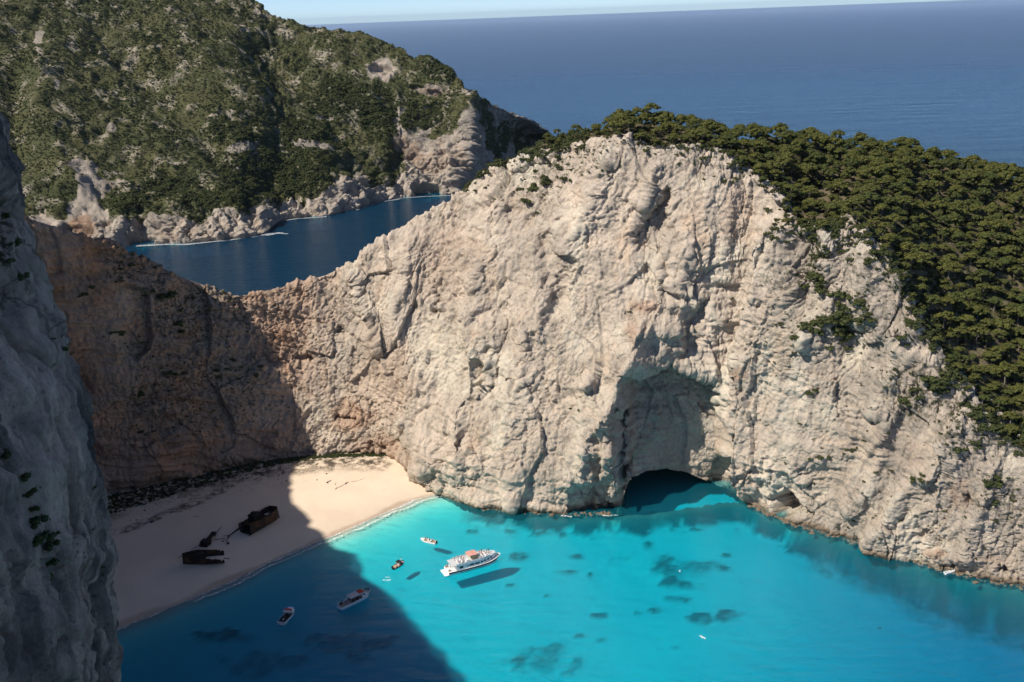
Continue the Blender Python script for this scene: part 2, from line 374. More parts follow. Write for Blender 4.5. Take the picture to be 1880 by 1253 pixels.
# niche high on the wall, bulging column left of it, cracks
push([(1158, 430), (1182, 385), (1232, 352), (1228, 420), (1212, 505), (1172, 460)], 6, 10)
push([(1205, 480), (1235, 470), (1240, 540), (1212, 560)], 5, 10)
push([(1262, 560), (1300, 540), (1282, 640), (1240, 690), (1250, 620)], 4, 14)
push([(795, 520), (812, 530), (822, 585), (806, 575)], 6, 5)
ridge([(1330, 285), (1290, 400), (1250, 520), (1232, 640)], 3.5, 45, 22)
ridge([(1445, 372), (1425, 480), (1400, 590), (1365, 700), (1345, 800), (1392, 930)], 13, 22, 95)
ridge([(1348, 300), (1325, 420), (1330, 520)], 4, 20, 40)
ridge([(1130, 262), (1110, 330), (1060, 430), (1010, 520), (990, 640)], 6, 50, 24)
ridge([(935, 320), (900, 430), (880, 540), (900, 680)], 6, 40, 24)
ridge([(760, 400), (750, 500), (735, 620), (760, 760), (800, 900)], 8, 40, 60)
ridge([(870, 540), (880, 650), (850, 760), (860, 900)], 5, 26, 20)
ridge([(965, 560), (960, 700), (940, 830), (950, 930)], 4, 40, 22)
ridge([(655, 490), (672, 560), (700, 650)], 5, 20, 16)
ridge([(1210, 300), (1180, 380)], 4, 22, 10)
ridge([(1120, 560), (1230, 540), (1330, 600)], 3, 22, 30)
push([(990, 430), (1040, 400), (1050, 560), (1000, 600)], 5, 22)
push([(905, 560), (950, 540), (940, 720), (900, 720)], 4, 22)
# right-hand buttresses and gullies
push([(1455, 400), (1520, 420), (1540, 520), (1500, 620), (1470, 560)], 8, 26)
ridge([(1532, 392), (1520, 470), (1500, 560), (1480, 640)], 6, 14, 24)
ridge([(1600, 440), (1590, 540), (1640, 610), (1700, 610)], 5, 22, 30)
ridge([(1765, 740), (1738, 820), (1690, 900), (1622, 965), (1600, 1010)], 9, 26, 62)
ridge([(1640, 770), (1620, 860), (1560, 960)], 5, 22, 22)
ridge([(1840, 830), (1800, 920), (1760, 1040)], 5, 26, 30)
ridge([(1690, 620), (1640, 700), (1610, 760)], 5, 26, 30)
push([(1690, 870), (1735, 850), (1720, 930), (1660, 960)], 5, 16)
push([(1560, 560), (1610, 600), (1590, 700), (1540, 640)], 4, 20)
for x, y, rx, ry, dp in ((1700, 982, 15, 9, 3.2), (1842, 1045, 14, 14, 3.2), (1735, 1040, 16, 7, 4), (1615, 1008, 12, 8, 3), (1775, 915, 9, 16, 3.5), (1572, 915, 12, 7, 3), (1490, 870, 10, 16, 3), (1640, 925, 8, 14, 3), (640, 770, 22, 10, 3), (560, 660, 24, 9, 3), (690, 820, 12, 10, 2.5), (630, 610, 16, 12, 3)):
    push([(x+rx*math.cos(a), y+ry*math.sin(a)) for a in np.linspace(0, 2*math.pi, 8, endpoint=False)], dp, 5)
push([(1412, 912), (1445, 902), (1470, 925), (1490, 948), (1440, 956), (1420, 950)], 13, 3, False)
# left wall: undercut at the foot where the beach meets the rock
push([(150, 900), (330, 872), (480, 838), (620, 824), (720, 826), (760, 850), (760, 900), (150, 990)], 3.5, 12)
D *= face
offv = (X < 0) | (X > 1880)
# fractal relief
warp = np.stack([fbm(P, 30, 2, 41), fbm(P, 30, 2, 47), fbm(P, 30, 2, 53)], -1)*3
Pw = P + warp
leftw = sstep(X, 760, 520)                                                    # the thinly bedded wall on the left
vert = ridged(Pw, (13, 13, 75), 3, 1.0, .55)*1.0*(1-.4*leftw)
blocks = ridged(Pw, (9, 9, 13), 3, 4.0, .6)*.38
lump = np.abs(fbm(Pw, (6.5, 6.5, 5.0), 3, 7.0))*-.3
fine = ridged(Pw, (2.6, 2.6, 3.2), 3, 9.0, .7)*.34
tilt = P[..., 2] + .10*P[..., 0] + np.where(X < 760, .22, .0)*P[..., 0]*leftw + 2.5*warp[..., 0]/3
L3 = np.stack([P[..., 0]*.05, P[..., 1]*.05, tilt], -1)
s1 = pn(L3, (1, 1, 5.5), 2.2); s2 = pn(L3, (1, 1, 1.9), 6.1)
strat = (np.tanh(s1*5)*.85 + np.tanh(s2*5)*.35)*(0.2+.7*sstep(pn(P, 40, 77), 0, .4)+.7*leftw)
inner_cave = 1-sstep(sdf(X, Y, [(1146, 735), (1232, 640), (1340, 775), (1372, 925), (1372, 1000), (1138, 1000)]), -4, 10)
wb1, we1 = worley(Pw, (7, 7, 9), 1.0); wb2, we2 = worley(Pw+.6*warp, (2.6, 2.6, 3.1), 7.0); wb3, we3 = worley(Pw, (1.25, 1.25, 1.3), 3.0)
rough = .35+.95*sstep(pn(P, 30, 19), -.35, .35)
wb0, we0 = worley(Pw, (22, 22, 36), 4.0)
wv1, wve = worley(P+.5*warp, (5, 5, 30), 9.0)
flute = sstep(pn(P, 35, 55), -.25, .2)*(1-.8*leftw)
wblk = wb0*2.0 + (wv1*.8-.7*np.exp(-(wve/.06)**2))*flute + (wb1*.42-.4*np.exp(-(we1/.05)**2)*rough) + (wb2*.30-.16*np.exp(-(we2/.09)**2))*rough + wb3*.19*rough
rel = wblk*(1-.45*inner_cave) + vert*(1-.7*inner_cave) + blocks*(1-.55*inner_cave) + lump*(1-.3*inner_cave) + fine + strat*(1+.6*inner_cave)
relf = rel*face
P1 = P.copy(); P1[..., 0] += hz[None, :, 0]*D; P1[..., 1] += hz[None, :, 1]*D
nrm = normals(P1); nh = nrm*face[..., None]
flip = np.sign((nrm[..., 0]*hz[None, :, 0]+nrm[..., 1]*hz[None, :, 1]).mean())
P1 = P1 + flip*nrm*relf[..., None]
# ragged ridge lines and plateau relief
pl = 1-face
pl *= sstep(rowi, r_rim-6, r_rim+16)
P1[..., 2] += (fbm(P, 28, 3, 21)*3.0 + fbm(P, 8, 2, 24)*.8)*pl*sstep(X, 420, 700)*(P1[..., 2] > 0)
jag = (ridged(P, (7, 7, 7), 3, 31)*1.2-.8)*np.exp(-((rowi-r_rim-6)/24)**2)
P1[..., 2] += jag*(1-.0*leftw)
# the sea cave itself: the arch is cut deep into the rock
arch = [(1143, 1010), (1143, 930), (1147, 897), (1162, 878), (1190, 866), (1222, 862), (1258, 868), (1292, 882), (1325, 898), (1356, 915), (1362, 1010)]
Xd, Yd, _z = proj(P1)
sa = sdf(Xd+2.0*wob, Yd+2.0*fbm(P, 5, 2, 61), arch)
cd = 52*(1-sstep(sa, -3.0, 0.5))*sstep(rowi, 0, 2)
P1[..., 0] += -hz[None, :, 0]*cd; P1[..., 1] += -hz[None, :, 1]*cd
# colour attributes
def blob(lst, soft=.35, n=None):
    m = np.zeros(X.shape); wn = n if n is not None else wob
    for (x, y, rx, ry, a) in lst:
        q = np.hypot((X-x)/rx, (Y-y)/ry)+wn*.45; m = np.maximum(m, a*(1-sstep(q, 1-soft, 1+soft)))
    return m
rust = np.clip(leftw*(.85+.4*fbm(P, 40, 3, 81)) * sstep(X+.2*(Y-600), 700, 480), 0, 1)
rust = np.maximum(rust, blob([(690, 830, 60, 40, .5), (640, 770, 45, 30, .6), (700, 700, 60, 90, .25), (735, 850, 22, 10, .8), (1160, 590, 16, 22, .45), (1390, 672, 14, 10, .6), (1640, 830, 60, 40, .35), (1720, 1010, 22, 8, .7), (1770, 900, 18, 30, .5), (1290, 900, 40, 12, .3), (830, 470, 60, 60, .18), (1350, 390, 26, 60, .22), (1560, 850, 40, 60, .25), (1180, 560, 20, 12, .5), (1650, 1000, 40, 10, .4), (1800, 1030, 60, 14, .35)], .5))
dirt_shade = np.maximum(.5*sstep(X, 1410, 1470)+.35*sstep(fbm(P, (16, 16, 45), 3, 88), .1, .5), blob([(1240, 820, 110, 130, .55), (1090, 890, 50, 60, .5), (1010, 850, 80, 60, .25), (1510, 760, 110, 160, .45), (1600, 560, 70, 90, .5), (1690, 740, 90, 90, .6), (1840, 900, 80, 90, .6), (1150, 300, 120, 40, .35), (1200, 420, 20, 50, .6), (980, 380, 60, 60, .3), (620, 620, 90, 90, .3), (350, 700, 190, 190, .6), (330, 830, 190, 60, .25)], .6))  # grey weathering, plus shade painted into cave recess, facet, niche and left wall
scrub = np.maximum(blob([(1580, 580, 70, 60, .6), (1500, 510, 50, 30, .7), (1700, 720, 70, 50, .8), (1810, 770, 70, 60, .9), (1620, 500, 60, 60, .5), (1860, 900, 60, 60, .55), (1730, 700, 90, 60, .6), (300, 480, 110, 60, .7), (350, 560, 90, 60, .7), (1060, 300, 80, 30, .7), (990, 330, 50, 40, .6), (350, 700, 130, 90, .55), (420, 720, 60, 60, .5), (1480, 600, 60, 90, .25)], .7), .12*sstep(X, 1400, 1500))
scrub = np.where(rowi > r_rim+2, np.maximum(scrub, .8*sstep(X, 830, 900)), scrub)
soilm = sstep(rowi, r_rim+2, r_rim+10)*sstep(X, 850, 960)
nr_, nc_ = X.shape
fr_ = (np.arange(nr_-1)[:, None] >= r_rim+4) & (soilm[:-1, :-1] > .6)
HEAD = P1; HX, HY, HZc = proj(P1)
o = grid_obj('limestone_headland', P1, M['limestone'], dict(rust=rust, dirt_shade=dirt_shade, scrub=scrub), ~fr_); tag(o, kind='structure')
o = grid_obj('plateau', P1, M['soil'], None, fr_); tag(o, kind='structure')

# ------------------------------------------------------------------ near cliff on the left of the frame
nk = []
sil = [(-60, 40), (-28, 150), (18, 235), (42, 310), (30, 390), (66, 500), (105, 600), (150, 720), (180, 850), (196, 950), (213, 1022), (203, 1075), (216, 1140), (215, 1253), (240, 1420), (262, 1600), (285, 1900)]
def ncol(dx, D0, D1, slope=0):
    return [atd(x+dx+slope*(y-600), y, D0+(D1-D0)*i/(len(sil)-1)) for i, (x, y) in enumerate(sil)]
cols = [[W(-180, 160, 203-i*12.7) for i in range(len(sil))], [W(-128, 150-i, 200-i*12.5) for i in range(len(sil))], ncol(-45, 164, 170), ncol(-10, 157, 162), ncol(0, 148, 152), ncol(-30, 140, 140), ncol(-80, 130, 125, .03), ncol(-165, 118, 108, .05), ncol(-300, 104, 88, .05), ncol(-520, 90, 68, .05), ncol(-900, 70, 48, .05)]
nsN = [10, 20, 24, 26, 60, 80, 90, 80, 50, 20]
An = interp_cols(cols, nsN)                          # (nc, 17, 3), rows from the top down
rows_ = [10, 22, 22, 26, 28, 28, 34, 36, 30, 26, 22, 26, 30, 26, 16, 14]
Pn = hill_rows(An, rows_, [1]*16)
top = Pn[0]; back = np.stack([top+np.array([-1, -.25, .06])*k for k in (0, 15, 60, 140)][::-1], 0); back[..., 2] = np.minimum(back[..., 2], 215)
Pn = np.concatenate([back[:-1], Pn], 0)
XN, YN, _ = proj(Pn)
wn_ = fbm(Pn, 9, 3, 5.5)
Dn = np.zeros(XN.shape)
def nridge(pts, amp, wl, wr):
    global Dn
    d, s, t = poly_dist(XN+9*wn_, YN, pts); wdt = np.where(s > 0, wr, wl)
    Dn += amp*np.exp(-(d/wdt)**1.3)
nridge([(-20, 300), (20, 560), (60, 800), (110, 1000), (150, 1253)], -3.2, 20, 26)
nridge([(20, 330), (75, 560), (125, 760), (160, 900)], 1.6, 24, 16)
nridge([(40, 870), (70, 980), (90, 1060)], -3.5, 26, 30)
nridge([(0, 880), (40, 960), (60, 1040), (90, 1253)], 3, 30, 18)
nridge([(90, 850), (110, 1000), (150, 1120), (165, 1253)], 1.8, 24, 14)
nridge([(-10, 620), (0, 760), (30, 900)], -3, 26, 30)
Np = normals(Pn); fl = -1.0 if (Np[..., 0].mean() < 0) else 1.0
pwn = Pn + np.stack([fbm(Pn, 14, 2, 4), fbm(Pn, 14, 2, 8), fbm(Pn, 14, 2, 12)], -1)*1.2
wn0, en0 = worley(pwn, (4.5, 4.5, 24), 12.0); wn1, en1 = worley(pwn, (3, 3, 7), 2.0); wn2, en2 = worley(pwn, (1.3, 1.3, 2.6), 5.0)
reln = wn1*.4-.4*np.exp(-(en1/.04)**2)+wn2*.22-.15*np.exp(-(en2/.09)**2)+ridged(pwn, (6, 6, 30), 4, 2, .6)*.55 + wn0*.7-.75*np.exp(-(en0/.035)**2) + ridged(pwn, (2.4, 2.4, 6), 3, 5)*.34 + fbm(pwn, 1.1, 2, 8)*.12 + np.tanh(pn(pwn, (7, 7, 3.2), 3)*4)*.3
Pn2 = Pn + fl*Np*(reln*.8+Dn-.85)[..., None]
def nblob(lst):
    m = np.zeros(XN.shape)
    for (x, y, rx, ry, a) in lst: m = np.maximum(m, a*(1-sstep(np.hypot((XN-x)/rx, (YN-y)/ry)+wn_*.6, .6, 1.3)))
    return m
ndirt_relief = nblob([(150, 700, 26, 160, .9), (60, 470, 26, 130, .8), (20, 900, 30, 130, 1), (80, 900, 14, 130, .8), (135, 1090, 14, 90, .9), (170, 870, 20, 60, .8), (10, 600, 18, 130, .9), (190, 1040, 14, 30, .7)])
nscr = nblob([(48, 890, 22, 40, 1), (70, 1000, 24, 50, 1), (85, 1050, 18, 30, 1), (20, 440, 14, 60, .9), (48, 520, 12, 40, .8), (8, 640, 10, 50, .9), (118, 650, 6, 30, .7), (175, 905, 10, 26, .9), (4, 820, 20, 60, .9), (180, 1000, 12, 60, .35)])
ug = np.stack([np.arange(XN.shape[1])[None, :]/26.+0*XN, np.arange(XN.shape[0])[:, None]/95.+0*XN, 0*XN], -1)
ndirt_relief = np.maximum(ndirt_relief*.9, .8*sstep(fbm(ug+.07*np.stack([wn_, wn_, wn_], -1), (1.3, 1.9, 1), 5, 7, .6), .0, .4)); nscr = nscr*(1-0*ug[..., 0])  # dark rock bands; their colour also gives relief contrast the bump lacks here
o = grid_obj('near_cliff', Pn2, M['grey_rock'], dict(rust=np.zeros(XN.shape), dirt_shade=ndirt_relief, scrub=nscr)); tag(o, kind='structure')
NEAR = Pn2; NX, NY, NZ = proj(Pn2)

# ------------------------------------------------------------------ far hill across the second bay
fk = []
def fcol(cst, band, bD, skp, sD, mid=None, bk=500):
    c = atz(*cst, 0); dc = np.linalg.norm(c[:2]); b = atd(band[0], band[1], dc+bD); s = atd(skp[0], skp[1], sD)
    F_ = c.copy(); F_[2] = -14; F_[:2] *= (dc-5)/dc
    e = s.copy(); e[:2] *= (sD+bk)/sD; e[2] = -5
    fk.append([F_, c, b, s, e])
fcol((-900, 520), (-900, 470), 25, (-900, -150), 1500); fcol((-300, 490), (-300, 430), 25, (-300, -130), 1500)
fcol((60, 468), (60, 405), 25, (0, -95), 1500); fcol((170, 458), (165, 408), 22, (90, -80), 1490)
fcol((215, 455), (215, 405), 25, (150, -72), 1485); fcol((270, 448), (270, 400), 24, (225, -60), 1475)
fcol((330, 448), (325, 400), 24, (300, -45), 1465); fcol((400, 441), (395, 392), 24, (375, -26), 1450)
fcol((450, 437), (440, 388), 26, (430, -8), 1435); fcol((492, 428), (470, 385), 40, (470, 4), 1425)
fcol((498, 408), (500, 378), 22, (488, 24), 1410); fcol((545, 400), (540, 372), 20, (520, 38), 1400)
fcol((600, 397), (590, 345), 28, (570, 50), 1385); fcol((650, 385), (640, 330), 30, (630, 62), 1365)
fcol((690, 372), (690, 320), 30, (680, 72), 1345); fcol((740, 362), (735, 300), 35, (735, 90), 1320)
fcol((775, 360), (770, 285), 35, (775, 103), 1295); fcol((812, 358), (810, 270), 35, (815, 122), 1275)
fcol((838, 357), (838, 260), 30, (845, 150), 1255); fcol((852, 352), (862, 250), 18, (868, 178), 1235)
fcol((880, 345), (882, 262), 22, (895, 190), 1262); fcol((915, 325), (920, 255), 26, (930, 204), 1300)
fcol((955, 300), (960, 250), 24, (970, 220), 1345); fcol((1000, 280), (1003, 258), 16, (1003, 240), 1400)
fcol((1022, 268), (1020, 262), 12, (1016, 252), 1440, bk=60)
fcol((1010, 232), (1010, 228), 10, (1008, 225), 1560, bk=30)
fk.pop()
fk[-1][4][:2] = fk[-1][3][:2]*1.02
fk[-1][4][2] = -14
nsF = [6, 14, 20, 22, 26, 26, 34, 26, 30, 24, 34, 36, 34, 28, 34, 28, 28, 22, 22, 22, 28, 30, 30, 14]
Af = interp_cols(fk, nsF); NRF = [4, 90, 190, 26]
Pf = hill_rows(Af, NRF, [1, 1.1, 1.0, 1])
XF, YF, _ = proj(Pf); rf = np.arange(Pf.shape[0])[:, None]*np.ones((1, Pf.shape[1]))
Nf = normals(Pf); flf = 1.0 if Nf[NRF[0]+NRF[1]:NRF[0]+NRF[1]+150, ..., 2].mean() > 0 else -1.0
wf = fbm(Pf, 60, 3, 2.5); Df = np.zeros(XF.shape)
def fridge(pts, amp, wl, wr):
    global Df
    d, s, t = poly_dist(XF+8*wf, YF+8*wf, pts); Df += amp*np.exp(-np.abs(d/np.where(s > 0, wr, wl))**1.4)*sstep(t, 0, .15)*(1-sstep(t, .85, 1))
fridge([(150, 20), (230, 110), (330, 210), (450, 330), (490, 380)], -11, 36, 26)
fridge([(260, 10), (380, 110), (520, 250), (590, 340)], 9, 30, 40)
fridge([(60, 60), (80, 180), (110, 300), (160, 380)], 11, 30, 44)
fridge([(20, 100), (22, 230), (50, 340)], -12, 26, 22)
fridge([(430, 60), (540, 150), (640, 260), (660, 330)], -10, 30, 30)
fridge([(560, 60), (660, 150), (700, 220), (700, 330)], 9, 30, 30)
fridge([(700, 120), (740, 200), (730, 280)], 7, 18, 30)
fridge([(860, 160), (868, 250), (845, 350)], 9, 26, 14)
fridge([(820, 250), (830, 300), (830, 350)], 5, 12, 12)
fridge([(480, 130), (500, 330), (495, 420)], 5, 30, 24)
fridge([(330, 395), (345, 420), (330, 448)], 5, 10, 10)
fridge([(210, 400), (215, 450)], 5, 12, 12)
fridge([(250, 405), (262, 450)], -8, 10, 12)
for x, y, rx, ry, dp in ((785, 350, 26, 14, 16), (770, 165, 16, 5, 5), (800, 172, 14, 5, 5), (262, 440, 26, 12, 10), (700, 135, 22, 12, 6)):
    q = np.hypot((XF-x)/rx, (YF-y)/ry)+.2*wf; Df -= dp*(1-sstep(q, .75, 1.1))
wp = Pf + np.stack([fbm(Pf, 80, 2, 14), fbm(Pf, 80, 2, 18), fbm(Pf, 80, 2, 22)], -1)*14
lowf = 1-sstep(rf, NRF[0]+70, NRF[0]+NRF[1]+30)
tl = np.stack([Pf[..., 0]*.06, Pf[..., 1]*.06, Pf[..., 2]+.42*Pf[..., 0]+.1*Pf[..., 1]+5*wf], -1)
stf = np.tanh(pn(tl, (1, 1, 13), 4)*4)
relF = ridged(wp, (60, 60, 60), 3, 3)*3.2 + ridged(wp, (16, 16, 18), 3, 6)*1.7 + stf*(1.2+2.0*lowf) + np.tanh(pn(tl, (1, 1, 4.5), 8)*4)*(.5+.9*lowf) + lowf*ridged(wp, (8, 8, 10), 2, 9)*1.2
wf1, ef1 = worley(wp, (15, 15, 12), 2.0); wf2, ef2 = worley(wp, (6, 6, 5), 5.0)
relF = relF + (wf1*2.4-1.5*np.exp(-(ef1/.08)**2)+wf2*.9)*(.25+.75*lowf)
relF *= sstep(rf, 1, NRF[0]+3)
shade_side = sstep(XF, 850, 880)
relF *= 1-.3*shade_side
Pf2 = Pf + flf*Nf*(relF+Df-2)[..., None]
Pf2[..., 2] += np.exp(-((rf-sum(NRF[:3]))/10)**2)*fbm(Pf, 25, 3, 44)*4
# vegetation cover of the hill (1 = bushes)
bandY = np.interp(XF, [-900, 0, 60, 120, 160, 210, 260, 330, 400, 480, 540, 600, 640, 660, 700, 720, 760, 800, 830, 860, 900, 1010], [430, 400, 400, 395, 330, 405, 400, 398, 392, 384, 375, 345, 330, 310, 300, 250, 238, 238, 245, 200, 190, 190])
veg = 1-sstep(YF+16*fbm(Pf, 22, 3, 71), bandY-4, bandY+10)
outc = sstep(ridged(tl, (1.6, 1.6, 9), 3, 91)+.25*stf, 1.05, 1.4)*.75
def fblob(lst):
    m = np.zeros(XF.shape)
    for (x, y, rx, ry, a) in lst: m = np.maximum(m, a*(1-sstep(np.hypot((XF-x)/rx, (YF-y)/ry)+wf*.7+.35*fbm(Pf, 14, 2, 3), .6, 1.2)))
    return m
bare = fblob([(700, 135, 28, 20, 1), (740, 230, 18, 60, .9), (785, 168, 50, 12, .9), (840, 190, 20, 16, .6), (70, 75, 10, 16, .9), (72, 105, 8, 8, .9), (105, 178, 9, 14, .95), (160, 320, 30, 18, .95), (205, 240, 8, 8, .9), (215, 320, 12, 6, .9), (600, 210, 24, 6, .8), (440, 270, 30, 10, .8), (560, 272, 40, 10, .8), (400, 215, 30, 8, .7), (230, 180, 40, 5, .8), (180, 350, 40, 20, .8), (120, 8, 20, 5, .7), (200, 14, 40, 4, .6), (640, 110, 30, 8, .5), (470, 20, 24, 10, .4), (820, 205, 26, 30, .3), (150, 380, 40, 14, .7), (330, 300, 30, 5, .7), (860, 165, 10, 16, .8)])
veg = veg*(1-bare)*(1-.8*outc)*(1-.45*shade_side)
veg = np.maximum(veg, fblob([(760, 225, 20, 30, .9), (820, 200, 40, 26, .9), (700, 300, 40, 30, .75), (920, 250, 40, 30, .8), (890, 225, 24, 26, .8), (990, 250, 14, 10, .8), (950, 270, 26, 16, .7)])*(1-.5*outc))
farrust = fblob([(150, 415, 24, 20, .8), (740, 275, 50, 20, .6), (640, 390, 30, 10, .3), (800, 300, 40, 20, .35), (330, 430, 40, 12, .3), (790, 172, 40, 8, .6)])
o = grid_obj('far_hill', Pf2, M['far_rock'], dict(rust=farrust, dirt_shade=.3*shade_side+.35*(1-lowf), scrub=np.clip(veg*1.3, 0, 1))); tag(o, kind='structure')  # the hill's side away from the sun is also painted darker
FAR = Pf2; FX, FY, FZ = proj(Pf2)
# ------------------------------------------------------------------ beach and seabed: one height function
shore = [(-215, 170), (-190, 240), tuple(atz(205, 1160)[:2]), tuple(atz(270, 1133)[:2]), tuple(atz(350, 1100)[:2]), tuple(atz(430, 1066)[:2]), tuple(atz(500, 1030)[:2]), tuple(atz(560, 1004)[:2]), tuple(atz(620, 980)[:2]), tuple(atz(700, 945)[:2]), tuple(atz(760, 918)[:2]), tuple(atz(805, 907)[:2]), (-10, 405), (20, 420)]
def ground_z(x, y):
    d, s, t = poly_dist(x, y, shore)
    P3 = np.stack([x, y, 0*x], -1); land = s < 0
    if not GROUND_LEFT: land = ~land
    d = d + 1.4*pn(P3, 14, 3)+.5*pn(P3, 5, 8); dl = np.maximum(d, 0)
    zl = 5.2*(1-np.exp(-dl/17))+.012*dl + .12*fbm(P3, 9, 3, 2)*sstep(dl, 3, 20)
    zw = -(6.4*(1-np.exp(-dl/20))+.013*dl) + .35*fbm(P3, 22, 3, 5)*sstep(dl, 10, 40)
    z = np.where(land, zl, zw)
    z = z - 9*sstep(x-.45*(y-250), 30, 190)*(z < 0)*sstep(d, 5, 60)                 # the cove deepens to the right
    return np.where(y > 445+0*x, np.minimum(z, -6-30*sstep(y, 445, 520)), z)
GROUND_LEFT = True
if ground_z(np.array([-120.]), np.array([380.]))[0] < 0: GROUND_LEFT = False
gx = np.arange(-330, 460, 1.6); gy = np.arange(60, 470, 1.6); GX, GY = np.meshgrid(gx, gy)
gz = ground_z(GX, GY)
G = np.stack([GX, GY, gz], -1); gX, gY, _ = proj(G)
g3 = np.stack([GX, GY, 0*GX], -1); gw = fbm(g3, 7, 3, 15)
patches = [(1100, 965, 62, 13), (1170, 968, 40, 8), (940, 974, 28, 6), (950, 1025, 20, 9), (1055, 1023, 14, 6), (1120, 1027, 26, 6), (1045, 1052, 22, 8), (1082, 1057, 8, 5), (1215, 1040, 26, 22), (1270, 1045, 60, 18), (1240, 1072, 40, 14), (1330, 1021, 14, 6), (1328, 1046, 12, 7), (1296, 962, 16, 9), (1278, 975, 18, 4), (1335, 950, 18, 5), (1400, 950, 30, 12), (1100, 1133, 15, 6), (1200, 1123, 17, 6), (1168, 1128, 8, 4), (1005, 1094, 8, 5), (935, 1077, 9, 5), (995, 1210, 60, 24), (1050, 1225, 26, 22), (1100, 1178, 14, 7), (1290, 1137, 26, 12), (1330, 1135, 30, 14), (1060, 1170, 14, 5), (1240, 1192, 8, 4), (1190, 1005, 12, 9), (1540, 1005, 40, 6), (1620, 1030, 60, 8), (1480, 982, 40, 7), (1250, 1100, 22, 8), (1020, 967, 10, 6), (870, 978, 12, 3), (1700, 1062, 60, 10), (1800, 1090, 60, 10), (950, 1215, 30, 14), (640, 1190, 90, 26), (500, 1220, 90, 30), (400, 1170, 40, 12)]
sg = np.zeros(GX.shape)
for (x, y, rx, ry) in patches:
    sg = np.maximum(sg, (.95 if rx < 45 else .62)*(1-sstep(np.hypot((gX-x)/rx, (gY-y)/ry)+.75*gw, .35, 1.2)))
bd = poly_dist(GX, GY, [tuple(c[:2]) for c in A[::20, 1]])[0]

gf_ = fbm(g3, 2.2, 3, 33); sg = np.clip(sg*(.85+.5*gf_), 0, .85)
sg = np.maximum(sg, .93*(1-sstep(bd+5*gw+3*gf_, 3, 4+14*sstep(gX, 1380, 1600)+5))*(gz < -.8)*sstep(gX, 820, 900))
G[..., 2] = np.where(G[..., 2] < -1.2, np.maximum(G[..., 2], -(1.4+1.7*bd+.8*gw)), G[..., 2])
G[..., 2] += sg*.9*(G[..., 2] < -2)
top_l = [(180, 940), (250, 905), (330, 895), (410, 872), (480, 858), (560, 848), (620, 846), (700, 848)]
litter = (1-sstep(poly_dist(gX+10*gw, gY+6*gw, top_l)[0], 6, 44-.03*gX))*(gz > 2.5)
litter = np.maximum(litter, (1-sstep(poly_dist(gX, gY+5*gw, [(190, 985), (330, 935), (400, 905), (470, 870)])[0], 2, 8))*.9*(gz > 1))
cz = G[:-1, :-1, 2]
att_ = dict(litter=litter, seagrass=sg)
o = grid_obj('beach', G, M['sand'], att_, cz > -.9); tag(o, kind='structure')
o = grid_obj('seabed', G, M['sand'], att_, cz <= -.9); tag(o, kind='structure')
# deep sea floor out to the horizon
def sheet(name, xs, ys, z, mat):
    V = [(x, y, z) for y in ys for x in xs]; n = len(xs); F = [(j*n+i, j*n+i+1, (j+1)*n+i+1, (j+1)*n+i) for j in range(len(ys)-1) for i in range(n-1)]
    me = bpy.data.meshes.new(name); me.from_pydata(V, [], F); me.materials.append(mat); return link(bpy.data.objects.new(name, me))
M['deep_floor'] = plain('deep_floor_mud', (.05, .06, .06), .95, spec=.05)
o = sheet('sea_floor', [-70000, -2000, 2000, 70000], [-70000, 0, 3000, 70000], -60, M['deep_floor']); tag(o, kind='structure')
# the sea: closed body of water, flat top at z = 0
me = bpy.data.meshes.new('sea'); bm = bmesh.new(); bmesh.ops.create_cube(bm, size=1); bmesh.ops.scale(bm, vec=(136000, 136000, 58), verts=bm.verts); bmesh.ops.translate(bm, vec=(0, 0, -29), verts=bm.verts); bm.to_mesh(me); bm.free()
me.materials.append(M['water']); tag(link(bpy.data.objects.new('sea', me)), kind='structure')
